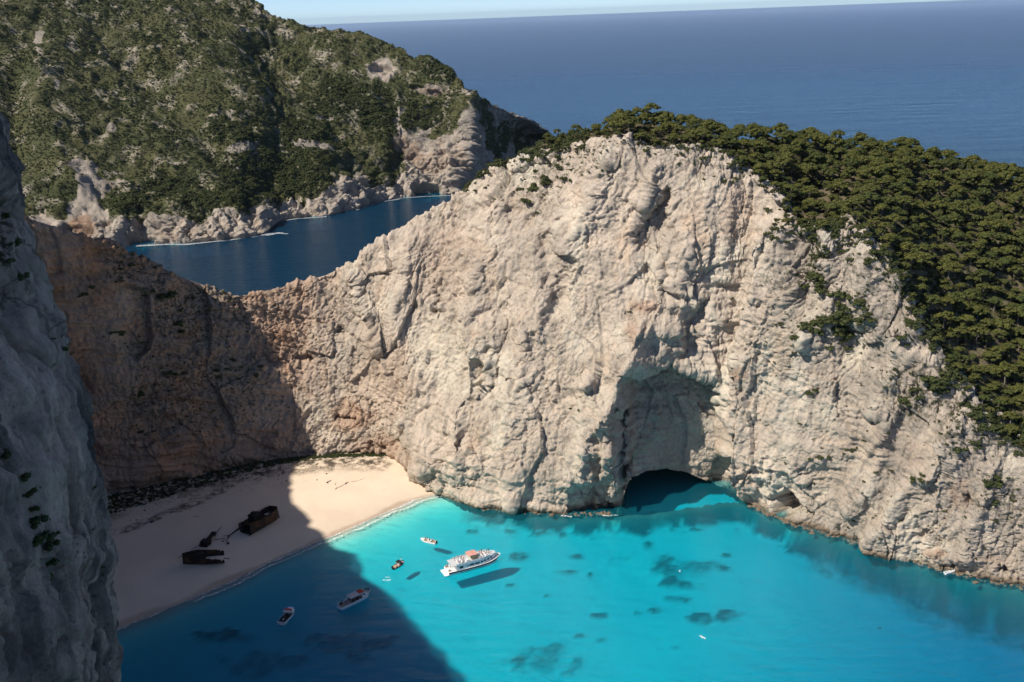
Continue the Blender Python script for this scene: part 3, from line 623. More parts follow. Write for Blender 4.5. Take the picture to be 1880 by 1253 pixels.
# ------------------------------------------------------------------ small mesh builder
class MB:
    def __init__(s): s.v = []; s.f = []; s.mi = []; s.m = 0
    def add(s, V, F):
        b = len(s.v); s.v += [tuple(map(float, q)) for q in V]; s.f += [tuple(b+i for i in f) for f in F]; s.mi += [s.m]*len(F); return s
    def box(s, c, d, rz=0, top=None, ry=0):
        x, y, z = (k/2 for k in d); t = top or (1, 1); V = [(-x, -y, -z), (x, -y, -z), (x, y, -z), (-x, y, -z), (-x*t[0], -y*t[1], z), (x*t[0], -y*t[1], z), (x*t[0], y*t[1], z), (-x*t[0], y*t[1], z)]
        m = Matrix.Rotation(rz, 3, 'Z') @ Matrix.Rotation(ry, 3, 'Y')
        V = [m@Vector(q)+Vector(c) for q in V]
        return s.add(V, [(3, 2, 1, 0), (4, 5, 6, 7), (0, 1, 5, 4), (1, 2, 6, 5), (2, 3, 7, 6), (3, 0, 4, 7)])
    def tube(s, pts, r, n=6, r2=None):
        pts = [Vector(p) for p in pts]; k = len(pts); V = []; r2 = r if r2 is None else r2
        for i, p in enumerate(pts):
            d = (pts[min(i+1, k-1)]-pts[max(i-1, 0)]).normalized(); a = d.orthogonal().normalized(); b = d.cross(a); rr = r+(r2-r)*i/max(1, k-1)
            V += [p+rr*(a*math.cos(2*math.pi*j/n)+b*math.sin(2*math.pi*j/n)) for j in range(n)]
        F = [(i*n+j, i*n+(j+1) % n, (i+1)*n+(j+1) % n, (i+1)*n+j) for i in range(k-1) for j in range(n)]
        F += [tuple(range(n-1, -1, -1)), tuple((k-1)*n+j for j in range(n))]
        return s.add(V, F)
    def ball(s, c, r, n=8, m=5, sc=(1, 1, 1)):
        V = [(c[0], c[1], c[2]-r*sc[2])]; F = []
        for i in range(1, m):
            a = -math.pi/2+math.pi*i/m
            V += [(c[0]+r*sc[0]*math.cos(a)*math.cos(2*math.pi*j/n), c[1]+r*sc[1]*math.cos(a)*math.sin(2*math.pi*j/n), c[2]+r*sc[2]*math.sin(a)) for j in range(n)]
        V.append((c[0], c[1], c[2]+r*sc[2])); e = len(V)-1
        F += [(0, 1+(j+1) % n, 1+j) for j in range(n)] + [(1+i*n+j, 1+i*n+(j+1) % n, 1+(i+1)*n+(j+1) % n, 1+(i+1)*n+j) for i in range(m-2) for j in range(n)] + [(1+(m-2)*n+j, 1+(m-2)*n+(j+1) % n, e) for j in range(n)]
        return s.add(V, F)
    def sheetgrid(s, rows):
        n = len(rows[0]); return s.add([p for r_ in rows for p in r_], [(i*n+j, i*n+j+1, (i+1)*n+j+1, (i+1)*n+j) for i in range(len(rows)-1) for j in range(n-1)])
    def mesh(s, name, mats, smooth=False):
        me = bpy.data.meshes.new(name); me.from_pydata(s.v, [], s.f)
        for m in (mats if isinstance(mats, (list, tuple)) else [mats]): me.materials.append(m)
        me.polygons.foreach_set('material_index', s.mi)
        if smooth: me.polygons.foreach_set('use_smooth', [True]*len(s.f))
        me.update(); return me
    def obj(s, name, mats, parent=None, smooth=False): return link(bpy.data.objects.new(name, s.mesh(name, mats, smooth)), parent)
def empty(name, loc, rz=0, label=None, cat=None, group=None):
    o = bpy.data.objects.new(name, None); o.empty_display_size = .5; o.location = loc; o.rotation_euler.z = rz; C.objects.link(o); return tag(o, label, cat, group)

# ------------------------------------------------------------------ foliage
def leaf_cloud(seed, lobes, n, leaf, flat=.6, core=True):
    """crown: lobes (x,y,z,r) covered with n small leaf quads each, plus darker inner body"""
    r_ = np.random.default_rng(seed); V = []; F = []
    for (cx, cy, cz, rr) in lobes:
        k = max(8, int(n*(rr*rr)))
        d = r_.normal(size=(k, 3)); d /= np.linalg.norm(d, axis=1)[:, None]; d[:, 2] = np.where(d[:, 2] < -.45, -d[:, 2], d[:, 2])
        rad = rr*(1-.32*r_.random(k)**2)*(1+.14*np.sin(5*d[:, 0]+cx)*np.sin(4*d[:, 1]+cy))
        c = d*rad[:, None]*np.array([1, 1, flat])+np.array([cx, cy, cz])
        nn = d*np.array([1, 1, 1.3])+np.array([0, 0, .25])+r_.normal(size=(k, 3))*.38; nn /= np.linalg.norm(nn, axis=1)[:, None]
        a = np.cross(nn, r_.normal(size=(k, 3))); a /= np.linalg.norm(a, axis=1)[:, None]; b = np.cross(nn, a)
        sz = leaf*(.6+.8*r_.random(k))[:, None]; a = a*sz; b = b*sz*.75
        base = len(V)*4 if False else sum(len(q) for q in V)
        q = np.stack([c-a-b*.4, c+a*.3-b, c+a+b*.4, c-a*.3+b], 1).reshape(-1, 3); V.append(q)
        F.append(np.arange(k*4).reshape(k, 4)+base)
        if core:
            bb = MB().ball((cx, cy, cz), rr*.74, 7, 4, (1, 1, flat)); base = sum(len(q) for q in V)
            V.append(np.array(bb.v)); F += [np.array([[f[0], f[1], f[2], f[3] if len(f) > 3 else f[2]] for f in bb.f if len(f) == 4])+base]
    return np.concatenate(V), np.concatenate(F)
def pine_lobes(seed, h, wd):
    r_ = random.Random(seed); L = []
    n = r_.randint(11, 15)
    for i in range(n):
        a = i*2.4+r_.random(); q = wd*math.sqrt((i+.4)/n)*.78; z = h*(.80-.30*(q/wd)**2)+r_.uniform(-.3, .3)
        L.append((q*math.cos(a), q*math.sin(a), z, r_.uniform(.30, .46)*wd*(1-.25*q/wd)))
    for i in range(r_.randint(2, 4)):
        a = r_.random()*6.28; L.append((wd*.5*math.cos(a), wd*.5*math.sin(a), h*r_.uniform(.38, .52), wd*.26))
    return L
pines = []
for k in range(9):
    h = 6.2+.5*(k % 4); wd = 2.7+.25*(k % 3); L = pine_lobes(50+k, h, wd)
    V, F = leaf_cloud(k, L, 60, .24, .72)
    crown = mesh_np('crown', V, F, M['needles'], smooth=False)
    t = MB(); lean = Vector((random.uniform(-.5, .5), random.uniform(-.5, .5), 0))
    t.tube([(0, 0, -.8), lean*.2+Vector((0, 0, h*.3)), lean*.6+Vector((0, 0, h*.55)), lean+Vector((0, 0, h*.8))], .2, 6, .07)
    for l in L[::2]:
        t.tube([lean*.4+Vector((0, 0, h*.42)), Vector((l[0]*.55, l[1]*.55, h*.55)), Vector((l[0]*.95, l[1]*.95, l[2]-.1))], .075, 4, .025)
    pines.append((crown, t.mesh('trunk', M['bark'])))
shrubs = []
for k in range(6):
    r_ = random.Random(k); L = [(r_.uniform(-.9, .9), r_.uniform(-.9, .9), r_.uniform(.25, .8), r_.uniform(.45, .8)) for _ in range(5)]
    V, F = leaf_cloud(80+k, L, 42, .17, .75)
    shrubs.append(mesh_np('foliage', V, F, M['maquis'], smooth=False))
under = []
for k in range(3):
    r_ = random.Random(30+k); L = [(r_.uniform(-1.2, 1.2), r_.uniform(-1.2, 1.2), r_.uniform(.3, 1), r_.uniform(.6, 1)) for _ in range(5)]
    V, F = leaf_cloud(120+k, L, 16, .26, .7); under.append(mesh_np('undergrowth', V, F, M['undergrowth_leaf'], smooth=False))

def scatter_stuff(name, mesh_list, pts, scl, label=None, cat=None, seed=0, protos=None):
    """one object: many instances of a few meshes on points (geometry nodes)"""
    me = bpy.data.meshes.new(name); me.vertices.add(len(pts)); me.vertices.foreach_set('co', np.ascontiguousarray(pts, np.float32).ravel())
    r_ = np.random.default_rng(seed); n = len(pts)
    for nm, a in (('scl', scl), ('yaw', r_.random(n)*6.283)):
        at = me.attributes.new(nm, 'FLOAT', 'POINT'); at.data.foreach_set('value', np.asarray(a, np.float32))
    at = me.attributes.new('pick', 'INT', 'POINT'); at.data.foreach_set('value', r_.integers(0, len(protos), n).astype(np.int32))
    o = link(bpy.data.objects.new(name, me)); g = bpy.data.node_groups.new(name, 'GeometryNodeTree')
    g.interface.new_socket('Geometry', in_out='INPUT', socket_type='NodeSocketGeometry'); g.interface.new_socket('Geometry', in_out='OUTPUT', socket_type='NodeSocketGeometry')
    gi = g.nodes.new('NodeGroupInput'); go = g.nodes.new('NodeGroupOutput'); ip = g.nodes.new('GeometryNodeInstanceOnPoints'); gg = g.nodes.new('GeometryNodeGeometryToInstance')
    for p in reversed(protos):
        if isinstance(p, tuple):
            j = g.nodes.new('GeometryNodeJoinGeometry')
            for q in p:
                oi = g.nodes.new('GeometryNodeObjectInfo'); oi.inputs['Object'].default_value = q; g.links.new(oi.outputs['Geometry'], j.inputs[0])
            gi1 = g.nodes.new('GeometryNodeGeometryToInstance'); g.links.new(j.outputs[0], gi1.inputs[0]); g.links.new(gi1.outputs[0], gg.inputs[0])
        else:
            oi = g.nodes.new('GeometryNodeObjectInfo'); oi.inputs['Object'].default_value = p; oi.inputs['As Instance'].default_value = True; g.links.new(oi.outputs['Geometry'], gg.inputs[0])
    # several geometries: join instances, pick one per point
    jj = g.nodes.new('GeometryNodeJoinGeometry')
    for l in list(g.links):
        if l.to_node == gg: g.links.new(l.from_socket, jj.inputs[0]); 
    g.nodes.remove(gg); g.links.new(jj.outputs[0], ip.inputs['Instance'])
    def na(nm, dt):
        x = g.nodes.new('GeometryNodeInputNamedAttribute'); x.data_type = dt; x.inputs['Name'].default_value = nm; return x.outputs['Attribute']
    cx = g.nodes.new('ShaderNodeCombineXYZ'); g.links.new(na('yaw', 'FLOAT'), cx.inputs[2])
    ip.inputs['Pick Instance'].default_value = True; g.links.new(na('pick', 'INT'), ip.inputs['Instance Index'])
    g.links.new(cx.outputs[0], ip.inputs['Rotation']); g.links.new(na('scl', 'FLOAT'), ip.inputs['Scale'])
    g.links.new(gi.outputs[0], ip.inputs['Points']); g.links.new(ip.outputs[0], go.inputs[0])
    md = o.modifiers.new('scatter', 'NODES'); md.node_group = g
    return tag(o, label, cat, None, 'stuff')

def cell_area(P):
    a = P[1:, :-1]-P[:-1, :-1]; b = P[:-1, 1:]-P[:-1, :-1]; return np.linalg.norm(np.cross(a, b), axis=-1)
def sample_grid(P, wgt, n, seed):
    """n random points on the grid surface with probability ~ area * weight"""
    r_ = np.random.default_rng(seed); ar = (cell_area(P)*wgt[:-1, :-1]).ravel(); cdf = np.cumsum(ar); 
    k = np.searchsorted(cdf, r_.random(n)*cdf[-1]); i, j = np.unravel_index(k, (P.shape[0]-1, P.shape[1]-1))
    u = r_.random((n, 2)); return P[i, j]*(1-u[:, :1])*(1-u[:, 1:])+P[i+1, j]*u[:, :1]*(1-u[:, 1:])+P[i, j+1]*(1-u[:, :1])*u[:, 1:]+P[i+1, j+1]*u[:, :1]*u[:, 1:], i, j
def poisson(pts, dmin, extra=None):
    keep = []; cells = {}
    for idx, p in enumerate(pts):
        dm = dmin if extra is None else dmin*extra[idx]
        cx, cy = int(p[0]//dmin), int(p[1]//dmin); ok = True
        for a in (-1, 0, 1):
            for b in (-1, 0, 1):
                for q in cells.get((cx+a, cy+b), ()):
                    if (q[0]-p[0])**2+(q[1]-p[1])**2 < dm*dm: ok = False; break
                if not ok: break
            if not ok: break
        if ok: keep.append(idx); cells.setdefault((cx, cy), []).append(p)
    return keep

# pine forest on the headland: rim of the cliff up to and over the skyline
rr_ = np.arange(HEAD.shape[0])[:, None]
wgt = ((rr_ > r_rim-2) & (rr_ < r_sky+12)).astype(float)*((HX > 1000) & (HX < 2500)).astype(float)
# clearings: pale bay of rock and the scree below the crest
clear = np.minimum(1, np.maximum.reduce([1-sstep(sdf(HX, HY, pg), -4, 6) for pg in ([(1455, 405), (1528, 392), (1500, 440), (1462, 440)],)]))
wgt *= 1-.85*clear
pts, gi_, gj_ = sample_grid(HEAD, wgt, 16000, 3)
keep = poisson(pts, 4.0); pts = pts[keep]; gi_ = gi_[keep]
px, py, pz = proj(pts)
vis = (px > 960) & (px < 2460) & (gi_ < r_sky+9)
pts = pts[vis]; gi_ = gi_[vis]; px = px[vis]; py = py[vis]; pz = pz[vis]
# smaller trees towards the exposed crest
order = np.argsort(pz + np.where((px > 1890) | (px < 0), 500, 0) + np.where(gi_ > r_sky, 120, 0)); 
def tree_scale(i):
    s = .62+.85*random.random()**1.3
    if px[i] < 1120: s *= .62
    if gi_[i] < r_rim+10: s *= .7
    return s
SCL = [tree_scale(i) for i in range(len(pts))]
def zone(i):
    if px[i] < 1130: return ('low wind-bent pine on the left shoulder of the headland crest', 'pines on the crest shoulder')
    if gi_[i] < r_rim+14: return ('small dark green pine rooted right at the white cliff edge', 'pines along the cliff edge')
    if gi_[i] > r_sky-12: return ('olive green pine standing on the headland skyline against the sea', 'pines on the skyline')
    sz = 'large' if SCL[i] > .98 else 'small'
    if px[i] > 1760 and py[i] > 560: return (sz+' pine low on the headland slope by the right edge of the picture', 'pines low at the right edge')
    if px[i] > 1760: return (sz+' pine high on the headland slope by the right edge of the picture', 'pines high at the right edge')
    if py[i] > 470: return (sz+' olive green pine on the lower slope just right of the upper right gully', 'pines of the lower wood')
    if px[i] < 1450: return (sz+' olive green pine behind the bare rounded top of the white cliff', 'pines behind the cliff top')
    return (sz+' olive green pine in the middle of the dense wood on the headland slope', 'pines of the middle wood')
pine_objs = []
for n_, i in enumerate(order[:300]):
    lab, grp = zone(i); cr, tr = pines[n_ % 9]
    e = empty('pine_tree', pts[i], random.random()*6.28, lab, 'tree', grp); s = SCL[i]; e.scale = (s*random.uniform(.95, 1.2), s*1.05, s*random.uniform(.72, .95)); e.location.z -= .5*s
    a = link(bpy.data.objects.new('crown', cr), e); b = link(bpy.data.objects.new('trunk', tr), e)
    if n_ < 9: pine_objs.append((a, b))
rest = order[300:]
print('pines', len(order))
if len(rest):
    scatter_stuff('pine_wood', None, pts[rest]-np.array([0, 0, .2]), [SCL[i] for i in rest], 'pine wood covering the far side of the headland slope', 'wood', 5, [p[0] for p in pine_objs])
ups, ui, uj = sample_grid(HEAD, ((rr_ > r_rim-3) & (rr_ < r_sky+14)).astype(float)*((HX > 880) & (HX < 2500))*(1-.6*clear), 7500, 9)
u0 = [link(bpy.data.objects.new('bush', m)) for m in under]
for k, b in enumerate(u0):
    q = pts[order[k*7+3]]; b.location = (q[0]+1.5, q[1]+1.0, q[2]); tag(b, ['dark low bush under the pines near the cliff edge', 'broad dark bush between pines on the slope', 'small olive bush beside a pine on the slope'][k], 'bush', 'bushes under the pines')
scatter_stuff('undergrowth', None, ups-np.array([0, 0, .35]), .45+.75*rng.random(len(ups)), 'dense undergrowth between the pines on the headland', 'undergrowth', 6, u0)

# shrubs that cling to the rock, placed by where the photograph shows them
def surf(px_, py_, PX, PY, P_, lo=0, hi=None, rmax=9):
    sub = (PX > px_-rmax) & (PX < px_+rmax) & (PY > py_-rmax) & (PY < py_+rmax); sub[:lo] = False
    if hi: sub[hi:] = False
    ii, jj = np.nonzero(sub)
    if not len(ii): return None
    d = (PX[ii, jj]-px_)**2+(PY[ii, jj]-py_)**2; c = P_[ii, jj]; dist = np.linalg.norm(c-np.array([0, 0, EYE]), axis=1)
    k = np.argmin(d+(dist-dist.min())*3); return c[k]
sites = [(cx+random.gauss(0, sx), cy+random.gauss(0, sy), s, w_) for (cx, cy, sx, sy, n, s, w_) in [
    (980, 335, 14, 12, 9, 1.6, 'a'), (1010, 295, 16, 8, 8, 1.4, 'a'), (1045, 325, 6, 4, 2, 1.1, 'a'), (1025, 345, 3, 2, 1, 1, 'a'), (890, 345, 3, 2, 2, .9, 'a'), (866, 348, 3, 2, 1, .8, 'a'), (1110, 395, 10, 3, 0, .8, 'a'), (978, 390, 3, 3, 1, 1, 'a'),
    (1500, 510, 16, 9, 9, 1.7, 'b'), (1520, 585, 26, 14, 16, 1.8, 'b'), (1560, 615, 14, 20, 12, 1.7, 'b'), (1480, 600, 12, 5, 5, 1.5, 'b'), (1550, 560, 16, 14, 8, 1.6, 'b'), (1460, 625, 5, 5, 2, 1.2, 'b'), (1345, 552, 3, 3, 1, 1, 'b'), (1590, 560, 8, 14, 5, 1.3, 'b'), (1610, 480, 14, 16, 6, 1.2, 'b'),
    (1720, 715, 22, 12, 12, 1.7, 'c'), (1745, 690, 16, 16, 8, 1.7, 'c'), (1665, 630, 6, 5, 2, 1.3, 'c'), (1490, 722, 10, 4, 3, 1, 'c'), (1560, 830, 10, 4, 3, .9, 'c'), (1500, 843, 10, 3, 3, 1, 'c'), (1690, 880, 10, 6, 4, 1, 'c'), (1780, 825, 10, 10, 5, 1.4, 'c'), (1840, 890, 14, 8, 4, 1.2, 'c'), (1795, 780, 20, 12, 9, 1.6, 'c'), (1620, 865, 10, 4, 2, .9, 'c'), (1730, 940, 8, 5, 1, .8, 'c'), (1830, 920, 10, 5, 3, 1, 'c'), (1470, 775, 4, 4, 1, .9, 'c'), (1430, 600, 5, 5, 1, .9, 'c'),
    (1055, 750, 8, 5, 2, .6, 'd'), (1150, 578, 4, 3, 1, .7, 'd'),
    (310, 545, 12, 4, 4, 1.4, 'e'), (215, 615, 10, 4, 4, 1.4, 'e'), (335, 600, 8, 6, 4, 1.3, 'e'), (280, 540, 6, 4, 2, 1.1, 'e'), (352, 545, 4, 5, 2, 1.1, 'e'), (320, 690, 14, 5, 4, 1.2, 'e'), (400, 690, 5, 8, 3, 1.1, 'e'), (255, 725, 10, 6, 3, 1.1, 'e'), (165, 540, 8, 5, 2, 1.1, 'e'), (225, 485, 12, 5, 4, 1.0, 'e'), (270, 795, 14, 4, 4, 1.0, 'e'), (470, 690, 10, 6, 3, .9, 'e'), (430, 670, 14, 8, 4, .9, 'e'), (330, 572, 8, 6, 2, 1, 'e')] for _ in range(n)]
zl = dict(a=('dark green shrub clinging to the pale rock below the left crest', 'shrubs under the left crest'), b=('green shrub growing in the gully left of the pine wood', 'shrubs in the upper right gully'), c=('green shrub rooted in cracks of the right-hand cliff', 'shrubs on the right cliff'), d=('tiny green shrub alone on the bare white central cliff face', 'shrubs on the central face'), e=('dark shrub hanging on the shaded brown cliff above the beach', 'shrubs on the shaded wall'))
shrub_objs = []
for k, (x, y, s, zn) in enumerate(sites):
    c = surf(x, y, HX, HY, HEAD, r_base, r_sky)
    if c is None: continue
    b = link(bpy.data.objects.new('cliff_shrub', shrubs[k % 6])); b.location = c-np.array([0, 0, .4]); b.rotation_euler.z = random.random()*6.28
    s *= random.uniform(.9, 1.6); b.scale = (s, s, s*random.uniform(.8, 1.1)); tag(b, zl[zn][0], 'shrub', zl[zn][1]); shrub_objs.append(b)
# tufts too many to count on the rough right-hand cliff and the upper edges
scw = scrub*face + .6*((rr_ > r_rim-10) & (rr_ < r_rim+3))*(HX > 870)
tp, _, _ = sample_grid(HEAD, scw*((HX > 60) & (HX < 1950)), 2600, 21)
scatter_stuff('cliff_scrub', None, tp-np.array([0, 0, .2]), .22+.5*rng.random(len(tp))**2, 'low green scrub sprinkled over ledges of the headland cliffs', 'scrub', 8, shrub_objs[:6])
rp, _, _ = sample_grid(HEAD, ((rr_ > r_rim-7) & (rr_ < r_sky+4)).astype(float)*((HX > 852) & (HX < 1075)), 520, 23)
scatter_stuff('ridge_scrub', None, rp-np.array([0, 0, .3]), .8+1.0*rng.random(len(rp)), 'green scrub fringing the left shoulder ridge of the headland', 'scrub', 24, shrub_objs[:6])
ep, _, _ = sample_grid(HEAD, ((rr_ > r_rim-34) & (rr_ < r_rim+8))*np.exp(-np.abs(rr_-r_rim)/13.)*((HX > 1180) & (HX < 1990))*(.25+.75*sstep(HX, 1430, 1520))*(fbm(HEAD, 14, 2, 17) > -.12), 900, 27)
scatter_stuff('edge_scrub', None, ep-np.array([0, 0, .3]), .55+.95*rng.random(len(ep)), 'ragged green scrub spilling over the cliff edge below the pine wood', 'scrub', 28, shrub_objs[:6])
# near cliff bushes
for (x, y, s, lab) in [(50, 880, 1.5, 'a'), (60, 905, 1.4, 'a'), (42, 915, 1.2, 'a'), (70, 960, 1.3, 'a'), (78, 990, 1.5, 'a'), (90, 1010, 1.5, 'a'), (95, 1035, 1.3, 'a'), (85, 1060, 1.0, 'a'), (66, 1000, 1.2, 'a'), (100, 985, 1.0, 'a'), (60, 940, 1.2, 'a'), (180, 912, .7, 'b'), (172, 895, .6, 'b'), (170, 970, .4, 'b'), (190, 1040, .4, 'b'), (14, 400, 1.2, 'c'), (26, 450, 1.3, 'c'), (44, 510, 1.2, 'c'), (20, 480, 1., 'c'), (118, 640, .7, 'c'), (10, 840, 1.2, 'a'), (100, 620, .6, 'c')]:
    c = surf(x, y, NX, NY, NEAR, rmax=14)
    if c is None: continue
    b = link(bpy.data.objects.new('cliff_shrub', shrubs[random.randrange(6)])); b.location = c-np.array([0, 0, .3]); s *= .62; b.scale = (s, s, s*1.2); b.rotation_euler.z = random.random()*6.28
    tag(b, dict(a='dark bush packed into the deep cleft of the near left cliff', b='small dark bush by the right edge of the near left cliff', c='dark bush high on the near left cliff face')[lab], 'shrub', dict(a='bushes in the cleft of the near cliff', b='bushes by the edge of the near cliff', c='bushes high on the near cliff')[lab])

# maquis on the far hill: reads as one mass
fp, fi, fj = sample_grid(FAR, veg*(XF > -60)*(XF < 1030)*(YF > -60), 150000, 12)
gul = fbm(fp, 45, 3, 5)
ravine = np.zeros(len(fp)); fx, fy, _ = proj(fp)
for (x, y, rx, ry) in [(500, 320, 110, 50), (400, 370, 90, 20), (620, 180, 60, 40), (440, 230, 60, 40), (820, 120, 50, 30), (690, 210, 40, 50), (560, 260, 60, 40), (300, 345, 60, 20), (240, 370, 50, 20), (760, 210, 60, 30)]:
    ravine = np.maximum(ravine, 1-sstep(np.hypot((fx-x)/rx, (fy-y)/ry)+.5*gul, .5, 1.2))
fs = (.55+.8*rng.random(len(fp))**1.8)*(1+.35*gul)*(1.0+1.2*ravine)
scatter_stuff('maquis', None, fp-np.array([0, 0, .4]), fs, 'dense green maquis and trees covering the far hill', 'maquis', 13, shrub_objs[:6])
# green strip at the foot of the shaded wall behind the beach
bp = []
for _ in range(1500):
    t = random.random(); x = 150+t*570; y0 = np.interp(x, [150, 200, 330, 480, 560, 620, 720], [945, 918, 888, 853, 843, 838, 836]); q = atz(x, y0, 4.6)
    wdt = np.interp(x, [150, 250, 420, 560, 720], [20, 17, 9, 4, 2.2]); d = random.random()**1.3*wdt; q[0] += .35*d; q[1] -= .93*d
    bp.append((q[0], q[1]))
bp = np.array(bp); bz = ground_z(bp[:, 0], bp[:, 1])
scatter_stuff('beach_scrub', None, np.column_stack([bp, bz-.1]), .25+.45*rng.random(len(bp)), 'dark green scrub along the foot of the wall behind the beach', 'scrub', 14, shrub_objs[:6])
# ------------------------------------------------------------------ people (one continuous body each, clothes as material slots)
M['skin'] = plain('skin', (.42, .26, .18), .6)
CL = {n: plain('cloth_'+n, c, .85) for n, c in dict(white=(.72, .70, .68), black=(.02, .02, .025), red=(.55, .05, .04), blue=(.05, .12, .35), pink=(.60, .25, .28), green=(.08, .22, .12), orange=(.6, .22, .05), grey=(.25, .25, .27)).items()}
M['hair'] = plain('hair', (.04, .025, .02), .8)
def body_mesh(name, seated=False, arm=0):
    """skin-modifier figure: pelvis root, legs, spine, arms, head"""
    if seated: J = [(0, 0, .50), (0, 0, .78), (0, 0, 1.0), (0, 0, 1.12), (.02, 0, 1.27), (0, .1, .48), (.42, .12, .46), (.46, .12, .04), (.58, .12, 0), (0, -.1, .48), (.42, -.12, .46), (.46, -.12, .04), (.58, -.12, 0)]
    else: J = [(0, 0, .92), (0, 0, 1.18), (0, 0, 1.42), (0, 0, 1.52), (.02, 0, 1.66), (0, .1, .85), (.03, .12, .47), (0, .13, .06), (.12, .13, .02), (0, -.1, .85), (.0, -.12, .47), (-.03, -.13, .06), (.09, -.13, .02)]
    s = J[2]; zs = s[2]
    for sd in (1, -1):
        if arm and sd == 1: J += [(0, .19*sd, zs-.02), (.12, .34*sd, zs+.1), (.15, .28*sd, zs+.36), (.15, .27*sd, zs+.44)]
        else: J += [(0, .19*sd, zs-.02), (.0, .26*sd, zs-.3), (.14, .24*sd, zs-.52), (.2, .23*sd, zs-.58)]
    E_ = [(0, 1), (1, 2), (2, 3), (3, 4), (0, 5), (5, 6), (6, 7), (7, 8), (0, 9), (9, 10), (10, 11), (11, 12), (2, 13), (13, 14), (14, 15), (15, 16), (2, 17), (17, 18), (18, 19), (19, 20)]
    rad = [.15, .13, .16, .055, .105, .1, .065, .045, .04, .1, .065, .045, .04, .07, .045, .035, .04, .07, .045, .035, .04]
    me = bpy.data.meshes.new('tmp'); me.from_pydata(J, E_, []); o = bpy.data.objects.new('tmp', me); C.objects.link(o)
    o.modifiers.new('s', 'SKIN'); 
    for i, v in enumerate(me.skin_vertices[0].data): v.radius = (rad[i], rad[i]*(.72 if i in (0, 1, 2) else 1)); v.use_root = (i == 0)
    sb = o.modifiers.new('u', 'SUBSURF'); sb.levels = 1; sb.render_levels = 1
    dg = bpy.context.evaluated_depsgraph_get(); out = bpy.data.meshes.new_from_object(o.evaluated_get(dg)); bpy.data.objects.remove(o); bpy.data.meshes.remove(me)
    out.name = name; out.materials.clear()
    for m in (M['skin'], CL['white'], CL['blue'], M['hair']): out.materials.append(m)
    hz_ = J[4][2]
    for p in out.polygons:
        z = p.center.z; x = p.center.x; ay = abs(p.center.y); p.use_smooth = True
        p.material_index = 3 if z > hz_+.02 and x < .08 else (0 if z > zs+.06 or ay > .23 else (1 if z > (0.62 if seated else .98) else (2 if (z > .42 if seated else z > .5) else 0)))
    return out
BODY = [body_mesh('person'), body_mesh('person', False, 1), body_mesh('person', True)]
def person(loc, rz, pose, topc, bot, label, group):
    o = link(bpy.data.objects.new('person', BODY[pose])); o.location = loc; o.rotation_euler.z = rz
    for i, m in ((1, CL[topc]), (2, CL[bot])):
        o.material_slots[i].link = 'OBJECT'; o.material_slots[i].material = m
    return tag(o, label, 'person', group)
# ------------------------------------------------------------------ boats
M['gelcoat'] = plain('white_gelcoat', (.74, .74, .74), .35, wear=.06)
M['gelgrey'] = plain('grey_gelcoat', (.52, .54, .56), .4, wear=.08)
M['navy'] = plain('navy_paint', (.008, .012, .05), .35)
M['hullblack'] = plain('black_hull', (.012, .014, .016), .4)
M['window'] = plain('dark_window_glass', (.01, .013, .018), .08, spec=.8)
M['redcanvas'] = plain('red_canvas', (.62, .07, .05), .85)
M['coral'] = plain('faded_red_canvas', (.60, .30, .25), .85)
M['whitecanvas'] = plain('pale_canvas', (.60, .58, .55), .85)
M['tan'] = plain('tan_deck', (.45, .33, .24), .8)
M['steel'] = plain('stainless_rail', (.6, .6, .6), .3, .8)
M['blackvinyl'] = plain('black_vinyl', (.015, .015, .017), .6)
M['pinkvinyl'] = plain('pink_cushion', (.62, .33, .33), .8)
M['yellow'] = plain('yellow_trim', (.7, .55, .15), .7)
def at_px(pa, pb, z=0.0):
    a = atz(*pa, z); b = atz(*pb, z); return (a+b)/2, math.atan2(b[1]-a[1], b[0]-a[0]), np.linalg.norm(b-a)
def hull(L, B, H, mats, bow=.32, stern_w=.86, rise=.35, stripe=(.45, .75)):
    """lofted hull: keel, chine, topsides in three bands (lower, stripe, upper), rounded entry at the bow"""
    m = MB(); st = 18; rows = []
    zs = [-.5*H, -.05*H, stripe[0]*H, stripe[1]*H, H]
    for i in range(st+1):
        t = i/st; x = -L/2+L*t; b = B/2*(stern_w+(1-stern_w)*min(1, t/.35)) if t < 1-bow else B/2*max(0.02, math.cos((t-1+bow)/bow*math.pi/2)**.75)
        up = rise*max(0, (t-.5)*2)**2; fw = max(0, (t-.75)*4)**2
        row = []
        for k, z in enumerate(zs):
            f = (0, .72, .88, .95, 1)[k]; f = f*(1-fw*.35*(1-k/4)); xx = x-(1-k/4)*.09*L*fw
            row.append((xx, b*f, z+up*(k/4)))
        rows.append(row)
    for sd in (1, -1):
        for k in range(4):
            m.m = (0, 0, 1, 2)[k]
            g = [[(r[k][0], sd*r[k][1], r[k][2]), (r[k+1][0], sd*r[k+1][1], r[k+1][2])] for r in rows]
            m.sheetgrid(g if sd < 0 else [q[::-1] for q in g])
    r0 = rows[0]; m.m = 2
    m.add([(q[0], q[1], q[2]) for q in r0]+[(q[0], -q[1], q[2]) for q in r0], [(k, 5+k, 6+k, k+1) for k in range(4)])
    return m, rows
def deck(rows, z, inset=.06, i0=0, i1=None):
    m = MB(); rs = rows[i0:i1]; m.sheetgrid([[(r[4][0], -(r[4][1]-inset), r[4][2]+z), (r[4][0], (r[4][1]-inset), r[4][2]+z)] for r in rs if r[4][1] > inset]); return m
def rail(e, pts, h, posts=True, name='railing'):
    m = MB(); top = [(p[0], p[1], p[2]+h) for p in pts]; m.tube(top, .025, 4); m.tube([(p[0], p[1], p[2]+h*.5) for p in pts], .015, 4)
    for p in pts: m.tube([p, (p[0], p[1], p[2]+h)], .02, 4)
    return m.obj(name, M['steel'], e)
